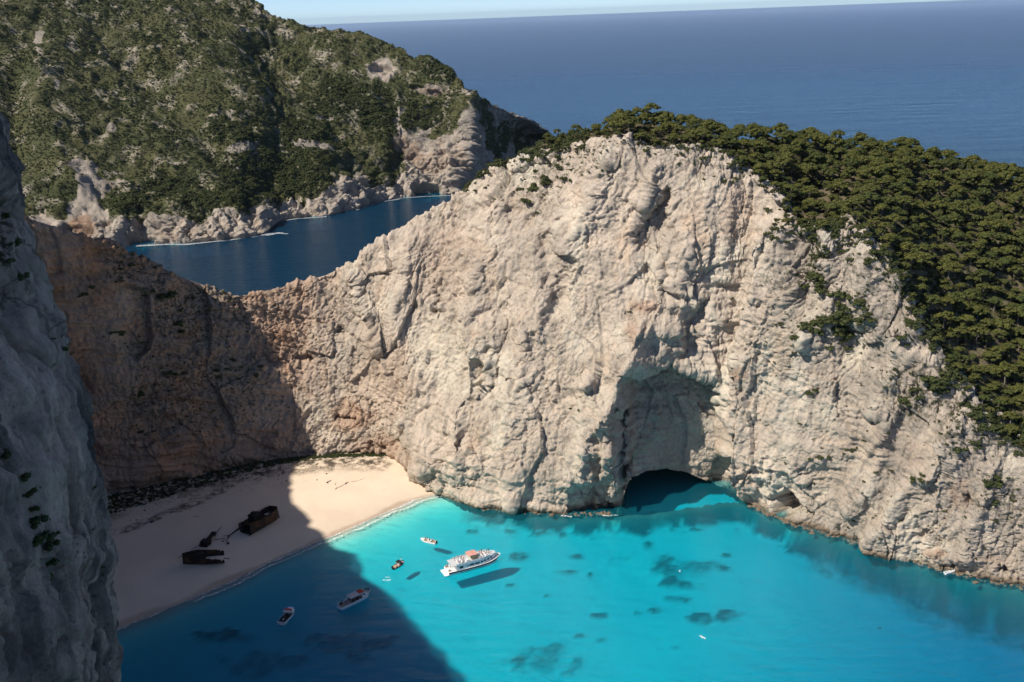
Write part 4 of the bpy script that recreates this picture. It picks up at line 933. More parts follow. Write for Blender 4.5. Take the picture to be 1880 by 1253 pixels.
# --- excursion ship (bow to the right)
c, rz, L = at_px((826, 1052), (914, 1028))
SH = empty('excursion_boat', (c[0], c[1], 0), rz, 'white two deck excursion boat with navy stripe and faded red canopy, crowded top deck', 'boat')
L = 22.5; B = 6.0; Hh = 1.7
hm, rw = hull(L, B, Hh, None, .3, .9, .9, (.52, .98)); hm.obj('hull', [M['gelgrey'], M['navy'], M['gelcoat']], SH, True)
deck(rw, 0.0).obj('main_deck', M['gelcoat'], SH)
m = MB(); z0 = Hh; z1 = Hh+2.15
sec = []
for t in np.linspace(0, 1, 13):
    x = -L/2+3.2+(L-5.8)*t; b = (B/2-.25)*(1 if t < .55 else max(.12, math.cos((t-.55)/.45*1.35)**.8)); zr = 0.75*max(0, (t-.4)/.6)**2; sec.append((x, b, zr))
for sd in (1, -1): m.sheetgrid([[(x, sd*b, z0+zr*.9), (x-.25*(t > .8), sd*(b*.97), z1+zr*.35)][::(1 if sd < 0 else -1)] for (x, b, zr), t in zip(sec, np.linspace(0, 1, 13))])
x, b, zr = sec[0]; m.add([(x, -b, z0), (x, b, z0), (x, b*.97, z1), (x, -b*.97, z1)], [(0, 1, 2, 3)])
x, b, zr = sec[-1]; m.add([(x, -b, z0+zr*.9), (x, b, z0+zr*.9), (x-.25, b*.97, z1+zr*.35), (x-.25, -b*.97, z1+zr*.35)], [(0, 3, 2, 1)])
m.obj('cabin', M['gelcoat'], SH)
m = MB(); m.sheetgrid([[(x+.1, -b*1.03, z1+zr*.35+.02), (x+.1, b*1.03, z1+zr*.35+.02)] for x, b, zr in sec]); m.box((-L/2+2.4, 0, z1), (2.2, B*.92, .14))
m.obj('upper_deck', M['gelgrey'], SH)
for sd in (1, -1):                                    # bulwark of the top deck
    m = MB(); m.sheetgrid([[(x, sd*b, z1+zr*.35), (x, sd*(b+.03), z1+zr*.35+.55), (x, sd*(b-.07), z1+zr*.35+.55), (x, sd*(b-.1), z1+zr*.35)] for x, b, zr in sec[:11]]); m.obj('bulwark', M['gelcoat'], SH)
    for i, (xa, wd, hh) in enumerate([(-6.2, 1.5, .85), (-3.8, .35, .35), (-3.2, .35, .35), (-1.9, 1.7, .6), (.3, 1.9, .6), (2.3, .9, .6), (3.7, 1.0, .6), (5.1, .9, .6), (6.5, 1.0, .55)]):
        xs = xa; j = np.interp(xs, [s[0] for s in sec], [s[1] for s in sec]); j2 = np.interp(xs+wd*.5, [s[0] for s in sec], [s[1] for s in sec]); j1 = np.interp(xs-wd*.5, [s[0] for s in sec], [s[1] for s in sec]); zr = np.interp(xs, [s[0] for s in sec], [s[2] for s in sec])
        zc = z0+1.0+zr*.65; v = MB(); o1 = .04
        v.add([(xs-wd/2, sd*(j1+o1), zc-hh/2), (xs+wd/2, sd*(j2+o1), zc-hh/2), (xs+wd/2, sd*(j2*.985+o1), zc+hh/2), (xs-wd/2, sd*(j1*.985+o1), zc+hh/2), (xs-wd/2, sd*(j1-.05), zc-hh/2), (xs+wd/2, sd*(j2-.05), zc-hh/2), (xs+wd/2, sd*(j2-.05), zc+hh/2), (xs-wd/2, sd*(j1-.05), zc+hh/2)], [(0, 1, 2, 3), (0, 4, 5, 1), (3, 2, 6, 7), (1, 5, 6, 2), (0, 3, 7, 4)]); v.obj('window', M['window'], SH)
MB().box((-L/2-.7, 0, .55), (1.9, B*.84, .22)).obj('stern_platform', M['gelcoat'], SH)
for y in (-1, 1): MB().box((-L/2+.6, y*1.7, Hh+.35), (.9, .5, .7), 0, (.8, .9)).obj('bench', M['tan'], SH)
for y in (-1.9, 1.9): MB().tube([(-L/2+1.6, y, Hh), (-L/2+1.6, y, z1)], .06, 6).obj('post', M['steel'], SH)
mc = MB(); mc.sheetgrid([[(x, y, z1+2.15+.22*math.cos(y/1.9*1.5)-.02*abs(x+1)) for y in (-1.9, -1, 0, 1, 1.9)] for x in (-2.9, -2, -.8, .4, 1.0)]); mc.obj('canopy', M['coral'], SH)
for x, y in ((-3, -1.8), (-3, 1.8), (1.2, -1.8), (1.2, 1.8)): MB().tube([(x, y, z1), (x, y, z1+2.15)], .04, 5).obj('canopy_post', M['steel'], SH)
MB().box((-.9, 0, z1+1.95), (3.6, 3.4, .1)).obj('canopy_frame', M['yellow'], SH)
MB().box((-3.4, -1.9, z1+.55), (1.1, 1.2, 1.1), 0, (.85, .85)).obj('stair_hood', M['gelcoat'], SH)
MB().box((1.9, -1.2, z1+.45), (.9, 1.6, .9), 0, (.8, .9)).obj('helm_console', M['gelcoat'], SH)
for xb in (-6.6, -5.2, 3.2, 4.6): MB().box((xb, 0, z1+.25), (.45, 3.2, .5)).obj('deck_bench', M['gelcoat'], SH)
rail(SH, [(x, -b*.9, Hh+.9) for x, b in ((8.2, 2.0), (9.2, 1.5), (10.2, .8), (10.8, 0.05))]+[(x, b*.9, Hh+.9) for x, b in ((10.2, .8), (9.2, 1.5), (8.2, 2.0))], .7)
MB().tube([(9.0, 0, Hh+1), (9.0, 0, Hh+3.0)], .04, 5).obj('mast', M['gelcoat'], SH)
# lettering along the lower hull, too small to read in the photograph
m = MB(); random.seed(3); xx = -6.5
while xx < 3.6:
    wd = random.uniform(.2, .42); b = B/2*.9
    m.box((xx, -B/2*.905-.02, .42), (wd*.7, .03, .34)); xx += wd+.12+(.4 if random.random() < .15 else 0)
m.obj('hull_lettering', M['navy'], SH)
def on(e_c, rz_, x, y, z): return (e_c[0]+x*math.cos(rz_)-y*math.sin(rz_), e_c[1]+x*math.sin(rz_)+y*math.cos(rz_), z)
top = z1+.04
ppl = [(-7.3, 1.2, 0, 'black', 'black', 'person in black at the stern end of the excursion boat top deck'), (-7.0, -1.4, 2, 'orange', 'blue', 'person in orange sitting at the aft edge of the excursion boat top deck'), (-6.6, -.2, 2, 'white', 'black', 'person in white on the aftmost bench of the top deck of the white excursion boat'), (-6.0, -2.0, 0, 'black', 'blue', 'person in dark clothes at the near aft rail of the excursion boat top deck'), (-5.8, 1.6, 0, 'pink', 'white', 'person in pink at the far aft rail of the excursion boat top deck'), (-5.2, .4, 2, 'blue', 'white', 'person in blue on the second aft bench of the excursion boat top deck'), (-5.0, -1.2, 2, 'red', 'grey', 'person in red sitting aft of the faded red canopy on the excursion boat'), (-4.4, 1.6, 1, 'white', 'blue', 'person in white with raised arm behind the faded red canopy of the excursion boat'), (-4.2, -.3, 0, 'orange', 'black', 'person in orange standing just aft of the red canopy on the excursion boat'), (-1.6, -1.5, 0, 'black', 'black', 'person in black under the faded red canopy of the excursion boat'), (.4, -1.3, 0, 'white', 'black', 'person in white under the front of the faded red canopy'), (2.9, .9, 0, 'red', 'black', 'person in red just in front of the canopy on the excursion boat'), (3.2, -1.0, 2, 'orange', 'blue', 'person in orange on the forward bench nearest the helm of the excursion boat'), (3.3, .3, 2, 'red', 'black', 'person in red in the middle of the forward bench on the excursion boat'), (4.5, -.8, 2, 'pink', 'white', 'person in pink on the foremost bench of the excursion boat top deck'), (4.6, .9, 2, 'green', 'grey', 'person in green on the foremost bench of the excursion boat top deck'), (4.0, 1.7, 0, 'black', 'black', 'tall person in black at the far forward rail of the excursion boat'), (5.6, .2, 0, 'red', 'blue', 'person in red standing ahead of the foremost bench of the excursion boat'), (6.4, .4, 0, 'black', 'black', 'person in black standing furthest forward on the excursion boat top deck'), (6.0, -.9, 1, 'white', 'pink', 'person in white waving near the front of the excursion boat top deck')]
for k, (x, y, ps, a, b_, lab) in enumerate(ppl):
    zr = np.interp(x, [s[0] for s in sec], [s[2] for s in sec])*.35
    person(on(c, rz, x, y*.9, top+zr), rz+random.uniform(-3, 3) if ps != 2 else rz, ps, a, b_, lab, 'people on the excursion boat')
person(on(c, rz, -10.3, 1.2, Hh+.05), rz+2, 0, 'pink', 'grey', 'person in pink on the open stern of the white excursion boat', 'people on the excursion boat')
person(on(c, rz, -9.4, .6, Hh+.05), rz, 0, 'black', 'black', 'person in black at the cabin door on the stern of the excursion boat', 'people on the excursion boat')
# --- covered tour boat in the shade (bow right)
c, rz, L = at_px((627, 1117), (678, 1092))
TB = empty('tour_boat', (c[0], c[1], 0), rz, 'white tour boat with pale roof and red sunpad in the shaded water', 'boat')
L = 13.5; B = 3.7; Hh = 1.15
hm, rw = hull(L, B, Hh, None, .34, .9, .55, (.8, .92)); hm.obj('hull', [M['gelcoat'], M['gelgrey'], M['gelcoat']], TB, True)
deck(rw, -.35, .12).obj('deck', M['tan'], TB)
deck(rw, .01, .02, 12).obj('foredeck', M['gelcoat'], TB)
for sd in (-1, 1):
    m = MB(); m.sheetgrid([[(r[4][0], sd*r[4][1], r[4][2]), (r[4][0], sd*r[4][1], r[4][2]+.16), (r[4][0], sd*(r[4][1]-.12), r[4][2]+.16), (r[4][0], sd*(r[4][1]-.12), r[4][2]-.3)] for r in rw[:14]]); m.obj('gunwale', M['gelcoat'], TB)
m = MB().box((-.2, 0, 3.05), (5.4, 3.3, .12), 0, (.96, .92)); m.obj('roof', M['whitecanvas'], TB)
for x in (-2.7, -1.0, .7, 2.2):
    for y in (-1.45, 1.45): MB().tube([(x, y, Hh-.2), (x, y, 3.0)], .05, 5).obj('roof_post', M['gelcoat'], TB)
MB().box((3.1, 0, Hh+.75), (2.0, 2.7, 1.6), 0, (.62, .86)).obj('wheelhouse', M['gelcoat'], TB)
for sd in (-1, 1): MB().box((3.1, sd*1.27, Hh+.95), (1.1, .1, .6), 0, (.8, 1)).obj('window', M['window'], TB)
MB().box((2.25, 0, 3.2), (1.9, 2.5, .22), 0, (.9, .86)).obj('sunpad', M['redcanvas'], TB)
MB().box((3.35, 0, 3.1), (.25, 2.5, .12)).obj('trim', M['yellow'], TB)
for x in (-2.2, -1.2, -.2, .8):
    for y in (-.95, .95): MB().box((x, y, Hh+.15), (.5, .9, .55)).obj('seat', M['blackvinyl'], TB)
m = MB(); m.tube([(-3.4, -1.5, Hh), (-3.5, -1.5, Hh+1.1), (-3.5, 0, Hh+1.35), (-3.5, 1.5, Hh+1.1), (-3.4, 1.5, Hh)], .06, 6); m.obj('arch', M['gelcoat'], TB)
MB().box((-6.9, 0, .5), (.9, 2.6, .16)).obj('stern_platform', M['gelcoat'], TB)
MB().box((-5.6, .9, Hh+.15), (.6, .8, .6)).obj('engine_cover', M['blackvinyl'], TB)
rail(TB, [(x, -y, Hh+.5) for x, y in ((4.4, 1.0), (5.3, .7), (6.2, .3))]+[(x, y, Hh+.5) for x, y in ((6.2, .3), (5.3, .7), (4.4, 1.0))], .6)
for x, y, ps, a, b_, lab in [(-5.2, .5, 0, 'black', 'black', 'person in black standing in the stern of the shaded tour boat'), (-4.5, -.3, 0, 'black', 'blue', 'person leaning under the arch of the shaded tour boat'), (4.9, .5, 0, 'black', 'black', 'person in black on the far side of the tour boat bow'), (5.4, 0, 0, 'black', 'grey', 'person in black in the middle of the tour boat bow'), (5.8, -.3, 1, 'black', 'black', 'person in black with raised arm at the tip of the tour boat bow')]:
    person(on(c, rz, x, y, Hh+(.35 if x > 4 else -.15)), rz+random.uniform(-2, 2), ps, a, b_, lab, 'people on the shaded tour boat')
# --- smaller covered boat (bow up right)
c, rz, L = at_px((517, 1147), (539, 1122))
SB = empty('small_tour_boat', (c[0], c[1], 0), rz, 'small dark decked boat with red and white canopy, lowest boat in the shade', 'boat')
L = 9.2; B = 3.3; Hh = .95
hm, rw = hull(L, B, Hh, None, .36, .9, .45, (.7, .9)); hm.obj('hull', [M['gelcoat'], M['gelgrey'], M['gelcoat']], SB, True)
deck(rw, -.3, .12).obj('deck', M['blackvinyl'], SB); deck(rw, .01, .02, 13).obj('foredeck', M['gelcoat'], SB)
for sd in (-1, 1):
    m = MB(); m.sheetgrid([[(r[4][0], sd*r[4][1], r[4][2]), (r[4][0], sd*r[4][1], r[4][2]+.12), (r[4][0], sd*(r[4][1]-.12), r[4][2]+.12), (r[4][0], sd*(r[4][1]-.12), r[4][2]-.3)] for r in rw[:15]]); m.obj('gunwale', M['gelcoat'], SB)
MB().box((1.0, 0, 2.7), (1.0, 2.7, .1)).obj('red_canopy', M['redcanvas'], SB)
MB().box((-.1, 0, 2.68), (1.2, 2.7, .09)).obj('aft_canopy', M['whitecanvas'], SB)
MB().box((2.3, 0, 2.0), (1.5, 1.9, 1.3), 0, (.7, .8)).obj('wheelhouse', M['gelcoat'], SB)
MB().box((2.3, 0, 1.15), (2.1, 2.1, .7)).obj('cabin_base', M['gelcoat'], SB)
MB().box((3.1, 0, 1.75), (.2, 1.5, .5), 0, 1 and (1, 1), .3).obj('window', M['window'], SB)
for x in (-.6, 1.4):
    for y in (-1.25, 1.25): MB().tube([(x, y, .7), (x, y, 2.65)], .04, 5).obj('canopy_post', M['steel'], SB)
for y in (-1.15, 1.15): MB().box((-2.0, y, .95), (3.6, .45, .4)).obj('bench', M['blackvinyl'], SB)
MB().box((-4.3, 0, .75), (.7, 2.5, .3)).obj('stern_platform', M['gelgrey'], SB)
MB().box((-2.6, .1, .95), (.8, .6, .5)).obj('engine_cover', M['gelgrey'], SB)
for x, y, a, lab in [(-1.6, .3, 'grey', 'person in grey near the canopy of the small dark boat'), (-2.9, -.7, 'black', 'person in black at the open stern of the small dark boat')]:
    person(on(c, rz, x, y, .68), rz, 0, a, 'black', lab, 'people on the small dark boat')
# --- black open boat with bimini (bow right)
c, rz, L = at_px((723, 1045), (741, 1034))
OB = empty('open_boat', (c[0], c[1], 0), rz, 'small black hulled open boat with black bimini and pink bow cushion', 'boat')
L = 6.0; B = 2.4; Hh = .75
hm, rw = hull(L, B, Hh, None, .4, .9, .3, (.6, .9)); hm.obj('hull', [M['hullblack']]*3, OB, True)
deck(rw, -.22, .1).obj('deck', M['tan'], OB)
MB().box((1.75, 0, .82), (1.3, 1.2, .22), 0, (.8, .7)).obj('bow_cushion', M['pinkvinyl'], OB)
MB().box((0, 0, 2.05), (1.9, 1.9, .08), 0, (.92, .9)).obj('bimini', M['blackvinyl'], OB)
for x in (-.85, .85):
    for y in (-.9, .9): MB().tube([(x*.6, y, .7), (x, y, 2.05)], .03, 4).obj('bimini_post', M['steel'], OB)
MB().box((.1, 0, .95), (.6, .7, .8), 0, (.7, .8)).obj('console', M['gelcoat'], OB)
MB().box((-1.9, 0, .8), (.6, 1.5, .35)).obj('stern_seat', M['tan'], OB)
MB().box((-3.15, 0, .75), (.5, .45, .95), 0, (.8, .8)).obj('outboard_motor', M['hullblack'], OB)
person(on(c, rz, 2.1, .5, .62), rz, 0, 'white', 'pink', 'person in white standing at the bow of the small black boat', None)
person(on(c, rz, -1.2, -.4, .55), rz+2, 0, 'black', 'black', 'person in black at the stern of the small black boat', None)
# --- white motor boat nearest the beach (bow left)
c, rz, L = at_px((802, 999), (771, 992))
RB = empty('speed_boat', (c[0], c[1], 0), rz, 'small white speed boat with black outboard, nearest to the sunny beach', 'boat')
L = 7.4; B = 2.3; Hh = .8
hm, rw = hull(L, B, Hh, None, .42, .92, .35, (.15, .2)); hm.obj('hull', [M['hullblack'], M['gelgrey'], M['gelcoat']], RB, True)
deck(rw, -.2, .14).obj('deck', M['tan'], RB); deck(rw, .01, .02, 13).obj('foredeck', M['gelcoat'], RB)
MB().box((-.2, 0, 1.0), (.7, .8, .9), 0, (.7, .8)).obj('console', M['gelcoat'], RB)
MB().box((-1.3, 0, .85), (.6, 1.4, .5)).obj('seat', M['gelcoat'], RB)
MB().box((-3.9, 0, .8), (.6, .5, 1.1), 0, (.8, .8)).obj('outboard_motor', M['hullblack'], RB)
m = MB(); m.tube([(-1.5, -.9, .8), (-1.9, -.9, 1.9), (-1.9, .9, 1.9), (-1.5, .9, .8)], .035, 5); m.obj('arch', M['steel'], RB)
for x, y, ps, a, lab in [(1.2, .3, 0, 'orange', 'person in orange near the bow of the white speed boat'), (.6, -.3, 0, 'grey', 'person in grey just ahead of the console of the white speed boat'), (-.8, .3, 0, 'black', 'person in black at the helm of the white speed boat'), (-2.2, -.2, 2, 'pink', 'person in pink sitting at the stern of the white speed boat')]:
    person(on(c, rz, x, y, .62), rz, ps, a, 'black', lab, 'people on the white speed boat')
# --- tiny dinghy under the right cliff
c, rz, L = at_px((1726, 1049), (1746, 1044))
DB = empty('dinghy', (c[0], c[1], 0), rz, 'tiny white dinghy in the little grotto at the foot of the right cliff', 'boat')
c2 = on(c, rz, 0, -2.2, 0); DB.location = c2
hm, rw = hull(4.6, 1.7, .6, None, .4, .9, .2, (.4, .6)); hm.obj('hull', [M['gelcoat'], M['gelgrey'], M['gelcoat']], DB, True); deck(rw, -.15, .12).obj('deck', M['gelgrey'], DB)
MB().box((.2, 0, .6), (.35, 1.2, .1)).obj('thwart', M['gelcoat'], DB); MB().box((-2.3, 0, .55), (.35, .35, .7), 0, (.8, .8)).obj('outboard_motor', M['gelgrey'], DB)

# ------------------------------------------------------------------ the rusted wreck: stern half, bow half, mast and winch debris
def rust_material():
    k = N('rusted_steel'); p = k.n('TexCoord').outputs['Object']
    c_ = k.mix(k.rng(k.noise(.8, 6, p, .7), .38, .62), (.018, .013, .011), (.050, .027, .017)); c_ = k.mix(k.rng(k.noise(.35, 5, p), .50, .66), c_, (.12, .050, .022))
    return k.done(k.bsdf(c_, .9, k.bump(k.noise(3, 5, p), .6, .1)))
M['rust'] = rust_material(); M['rustdark'] = plain('blackened_steel', (.014, .012, .012), .85); M['rustorange'] = plain('orange_rust', (.17, .065, .022), .95, wear=.3)
def gz1(x, y): return float(ground_z(np.array([x]), np.array([y]))[0])
def wreck_half(L, B, H, torn, bow):
    """open shell of ragged plates; torn end at -L/2, the other end closed (bow: pointed, stern: rounded)"""
    st = 26; rows = []; r_ = random.Random(torn)
    for i in range(st+1):
        t = i/st; x = -L/2+L*t
        if bow: b = B/2*max(.015, math.cos(max(0, (t-.15)/.85)*math.pi/2)**.8); up = .25*H*t**2
        else: b = B/2*(1-.06*(1-t)) if t < .78 else B/2*max(.42, math.sqrt(max(0, 1-((t-.78)/.27)**2))); up = .22*H*max(0, (t-.5)*2)**2
        rag = (r_.random()-.5)*.5+(-.9 if i < 3 else 0)*r_.random() if i < 9 else 0
        rows.append((x+(r_.random()*.9 if i == 0 else 0), b, up, rag))
    out = []
    for sd in (1, -1):
        m = MB(); g = []
        for (x, b, up, rag) in rows:
            hgt = H+up+rag*(1.5 if sd > 0 else 1.0)
            g.append([(x, 0, -.6), (x, sd*b*.55, -.4), (x, sd*b*.86, .22*H), (x, sd*b*.97, .6*H), (x, sd*b, hgt), (x, sd*(b-.16), hgt), (x, sd*(b-.22)*.97, .6*H), (x, sd*b*.8, .25*H)])
        m.sheetgrid(g if sd < 0 else [q[::-1] for q in g]); out.append(m)
    return out, rows
# stern half
ca = atz(457, 982, 3.2); cb = atz(500, 955, 3.6); cc = (ca+cb)/2; rz = math.atan2(cb[1]-ca[1], cb[0]-ca[0])
WS = empty('wreck_stern', (cc[0], cc[1], gz1(cc[0], cc[1])-.1), rz, 'rusted aft half of the shipwreck with its wheelhouse, nearest the sunlit sand', 'shipwreck', 'shipwreck on the beach'); WS.rotation_euler = (R(-9), R(1), rz)
Ls, Bs, Hs = 17.5, 7.6, 4.2
hs, rw = wreck_half(Ls, Bs, Hs, 5, False)
for h_ in hs: h_.obj('hull_plating', M['rust'], WS)
m = MB(); m.sheetgrid([[(r[0], -r[1]+.2, Hs*.72), (r[0], r[1]-.2, Hs*.72)] for r in rw[4:-1]]); m.obj('deck', M['rust'], WS)
MB().box((-3.0, -1.0, Hs*.72+.06), (5.5, 2.6, .1)).obj('deck_patch', M['rustorange'], WS)
MB().box((2.2, -1.9, Hs*.72+.07), (4.2, 1.3, .1)).obj('deck_patch', M['rustorange'], WS)
r8 = rw[-1]; m = MB(); m.add([(r8[0], -r8[1], 0), (r8[0], r8[1], 0), (r8[0], r8[1], Hs+r8[2]), (r8[0], -r8[1], Hs+r8[2])], [(0, 1, 2, 3)]); m.obj('transom', M['rust'], WS)
m = MB()
wx, wy = -.8, 1.3
for (x, y, w1, w2) in ((wx-1.9, wy, .14, 3.4), (wx+1.9, wy, .14, 3.4), (wx, wy-1.7, 3.9, .14), (wx, wy+1.7, 3.9, .14)): m.box((x, y, Hs*.72+1.3), (w1, w2, 2.6))
m.obj('wheelhouse', M['rustdark'], WS); MB().box((wx, wy, Hs*.72+2.7), (4.3, 3.9, .14)).obj('wheelhouse_roof', M['rustdark'], WS)
MB().box((wx-.2, wy+.2, Hs*.72+3.2), (1.7, 1.6, .9), 0, (.8, .8)).obj('funnel_base', M['rustdark'], WS)
for y in (wy-1.79,): 
    for x in (wx-1.1, wx, wx+1.1): MB().box((x, y, Hs*.72+1.6), (.6, .06, .6)).obj('dark_window_panel', M['blackvinyl'], WS)  # black panels on the wall stand in for the dark inside open windows
MB().box((4.7, .3, Hs*.72+.05), (2.6, 2.4, .3), 0, (1, 1)).obj('hatch_coaming', M['rustdark'], WS)
M['sandfill'] = plain('sand_in_hold', (.5, .42, .34), .95); MB().box((4.7, .3, Hs*.72+.22), (2.1, 1.9, .06)).obj('sand_filled_hatch', M['sandfill'], WS)
for k, (x, y) in enumerate(((3.1, 1.9), (2.6, -.4), (6.6, 1.4), (6.8, -1.3), (3.6, 2.6))): MB().tube([(x, y, Hs*.72), (x, y, Hs*.72+.9)], .28, 8, .22).obj('bollard', M['rust'], WS)
m = MB(); arcs = [(x, .9*Bs/2) for x in (1.5, 3.3, 5.2, 7.0)]
for i, (x, y) in enumerate(arcs): m.tube([(x, y-.1, Hs), (x+.1, y-.2, Hs+1.0), (x+.5, y-.9, Hs+1.5), (x+.9, y-1.9, Hs+1.4)], .06, 4)
m.tube([(x+.1, y-.2, Hs+1.0) for x, y in arcs], .05, 4); m.obj('bent_davits', M['rustdark'], WS)
m = MB(); m.tube([(-Ls/2+.4, 2.6, 2.6), (-Ls/2-2.6, 3.6, 1.7), (-Ls/2-5.2, 4.0, 1.1)], .42, 6, .2); m.obj('broken_boom', M['rustdark'], WS)
m = MB(); m.tube([(-Ls/2-3.4, 4.2, 1.4), (-Ls/2-6.8, 2.9, .3)], .12, 5); m.tube([(-Ls/2-4.4, 3.8, 1.4), (-Ls/2-6.2, 6.0, 1.8)], .12, 5); m.obj('bent_spar', M['rustdark'], WS)
m = MB(); [m.box((-Ls/2+.9+i*.9, 0, .6+.3*i), (.12, Bs*.8, 1.1)) for i in range(4)]; m.obj('hull_ribs', M['rustdark'], WS)
# bow half
ca = atz(404, 1029, 2.6); cb = atz(346, 1041, 2.2); cc = (ca+cb)/2; rz = math.atan2(cb[1]-ca[1], cb[0]-ca[0])
WBo = empty('wreck_bow', (cc[0], cc[1], gz1(cc[0], cc[1])-.2), rz, 'rusted bow half of the shipwreck with a sharp upright stem, on shaded sand', 'shipwreck', 'shipwreck on the beach')
WBo.rotation_euler = (R(-4), R(-3), rz)
Lb, Bb, Hb = 15.5, 7.2, 3.9
hb, rw = wreck_half(Lb, Bb, Hb, 8, True)
for i, h_ in enumerate(hb):
    for k, v in enumerate(h_.v):                       # plates torn lower towards the broken end
        x = v[0]; t = (x+Lb/2)/Lb; f = .5+.5*min(1, t*1.3) if i == 0 else .42+.58*min(1, t*1.5); h_.v[k] = (v[0], v[1], v[2]*f if v[2] > 0 else v[2])
    h_.obj('hull_plating', M['rust'], WBo)
m = MB(); m.sheetgrid([[(r[0], -r[1]+.15, Hb*.78+r[2]*.6), (r[0], r[1]-.15, Hb*.78+r[2]*.6)] for r in rw[14:-1]]); m.obj('foredeck', M['rustdark'], WBo)
m = MB(); [m.tube([(r[0], -r[1]*.95, .4), (r[0], -r[1]*.97, Hb*.75)], .1, 4) for r in rw[3:16:2]]; [m.tube([(r[0], r[1]*.95, .4), (r[0], r[1]*.97, Hb*.6)], .1, 4) for r in rw[3:16:2]]; m.obj('hull_ribs', M['rustdark'], WBo)
MB().box((1.8, .3, Hb*.78+.5), (1.5, 1.8, 1.1), .2, (.8, .9)).obj('windlass', M['rustdark'], WBo)
m = MB(); m.tube([(3.2, -.8, Hb*.8), (3.2, -.8, Hb+.8)], .2, 6); m.tube([(2.4, 1.2, Hb*.8), (2.4, 1.2, Hb+.9)], .2, 6); m.obj('bollard', M['rust'], WBo)
MB().tube([(Lb/2-.6, 0, Hb*1.05), (Lb/2+1.8, .3, Hb*.8)], .13, 5, .07).obj('anchor_davit', M['rustdark'], WBo)
m = MB(); m.box((.6, Bb*.40, Hb*.95), (3.0, .14, 1.3), .1); m.box((-1.6, Bb*.46, Hb*.7), (1.6, .12, .8), -.2); m.obj('torn_bulwark', M['rustdark'], WBo)
m = MB(); m.tube([(-Lb/2+.3, 2.0, 1.6), (-Lb/2-1.8, 2.4, 1.2)], .16, 5); m.obj('loose_plate', M['rust'], WBo)
# middle debris
ca = atz(385, 1000, 3.4); rz = math.atan2(atz(400, 983, 3)[1]-atz(373, 1003, 3)[1], atz(400, 983, 3)[0]-atz(373, 1003, 3)[0])
WD = empty('wreck_midship', (ca[0], ca[1], gz1(ca[0], ca[1])-.1), rz, 'tangled black winch and mast wreckage lying between the two halves of the shipwreck', 'shipwreck', 'shipwreck on the beach')
MB().box((-2.2, .3, 1.1), (3.4, 3.6, 2.2), .15, (.75, .7)).obj('winch_block', M['rustdark'], WD)
MB().box((1.6, .8, 1.5), (4.6, 1.7, .7), .05, (.9, .8), -.22).obj('deck_girder', M['rust'], WD)
MB().box((4.2, 1.2, 1.6), (1.7, 2.3, 1.2), .4, (.6, .7)).obj('torn_frame', M['rustdark'], WD)
m = MB(); [m.tube([(-2.2, y, 1.5), (-2.2, y+1.1, 1.5)], .75, 10) for y in (-1.6, .4)]; m.obj('winch_drum', M['rustdark'], WD)
m = MB(); m.box((-.6, -1.2, 1.0), (2.2, .5, 1.6), .5); m.box((-3.4, .9, .9), (1.2, 1.6, 1.7), .8, (.6, .8)); m.obj('bent_plate', M['rust'], WD)
MB().tube([(-3.6, .6, 1.5), (-10.4, .4, 2.2)], .14, 5, .09).obj('fallen_mast', M['rustdark'], WD)
m = MB(); m.tube([(5.0, .8, 1.2), (7.9, .9, 1.8), (9.3, 1.2, 2.1)], .22, 5, .1); m.obj('boom_stub', M['rustdark'], WD)
m = MB(); m.tube([(1.4, -1.2, .6), (4.2, -4.6, .5)], .16, 5, .1); m.obj('spar', M['rustdark'], WD)
q1 = atz(417, 1000, 3.0)
e = empty('wreck_fragment', (q1[0], q1[1], gz1(q1[0], q1[1])), R(-60), 'small black iron fragment on the sand right of the midship wreckage', 'debris', 'shipwreck on the beach')
MB().tube([(-1.6, 0, .3), (0, .1, .7), (1.4, 0, .35)], .13, 5).obj('bar', M['rustdark'], e); MB().box((1.4, .1, .35), (.8, 1.1, .5), .4, (.6, .7)).obj('plate', M['rustdark'], e)
q1 = atz(410, 999, 3.0); o = MB().box((0, 0, .15), (1.0, .35, .3), .4, (.6, .6)).obj('wreck_fragment', M['rustdark']); o.location = (q1[0], q1[1], gz1(q1[0], q1[1])); tag(o, 'smallest black iron scrap on the sand beside the midship wreckage', 'debris', 'shipwreck on the beach')
# driftwood and logs on the sand
for k, (x1, y1, x2, y2, r1, lab) in enumerate([(601, 894, 607, 889, .22, 'short dark log left of the long driftwood line on the sunlit sand'), (614, 904, 632, 895, .13, 'long thin driftwood branch lying on the sunlit sand'), (633, 894, 642, 890, .2, 'dark driftwood log at the middle of the line on the sunlit sand'), (645, 890, 672, 883, .07, 'faint line of thin sticks at the right end of the driftwood'), (356, 959, 366, 957, .1, 'thin dark branch on the shaded sand above the wreck bow'), (702, 900, 712, 896, .06, 'thin stick on the sunlit sand near the white cliff'), (616, 897, 618, 892, .08, 'small forked stick above the long driftwood branch')]):
    a = atz(x1, y1, 3.2); b = atz(x2, y2, 3.2); za = gz1(a[0], a[1])+r1*.6; zb = gz1(b[0], b[1])+r1*.6; n = 7; pts_ = []
    for i in range(n): t = i/(n-1); pts_.append((a[0]*(1-t)+b[0]*t-a[0]+random.gauss(0, .25), a[1]*(1-t)+b[1]*t-a[1]+random.gauss(0, .25), gz1(a[0]*(1-t)+b[0]*t, a[1]*(1-t)+b[1]*t)+r1*.5-za))
    m = MB().tube(pts_, r1, 6, r1*.4)
    for i in (2, 4): m.tube([pts_[i], (pts_[i][0]+random.uniform(-.9, .9), pts_[i][1]+random.uniform(-.9, .9), pts_[i][2]+.1)], r1*.5, 4, r1*.2)
    o = m.obj('driftwood', CL['black'] if k == 2 else M['rustdark']); o.location = (a[0], a[1], za); tag(o, lab, 'driftwood', 'driftwood on the beach')
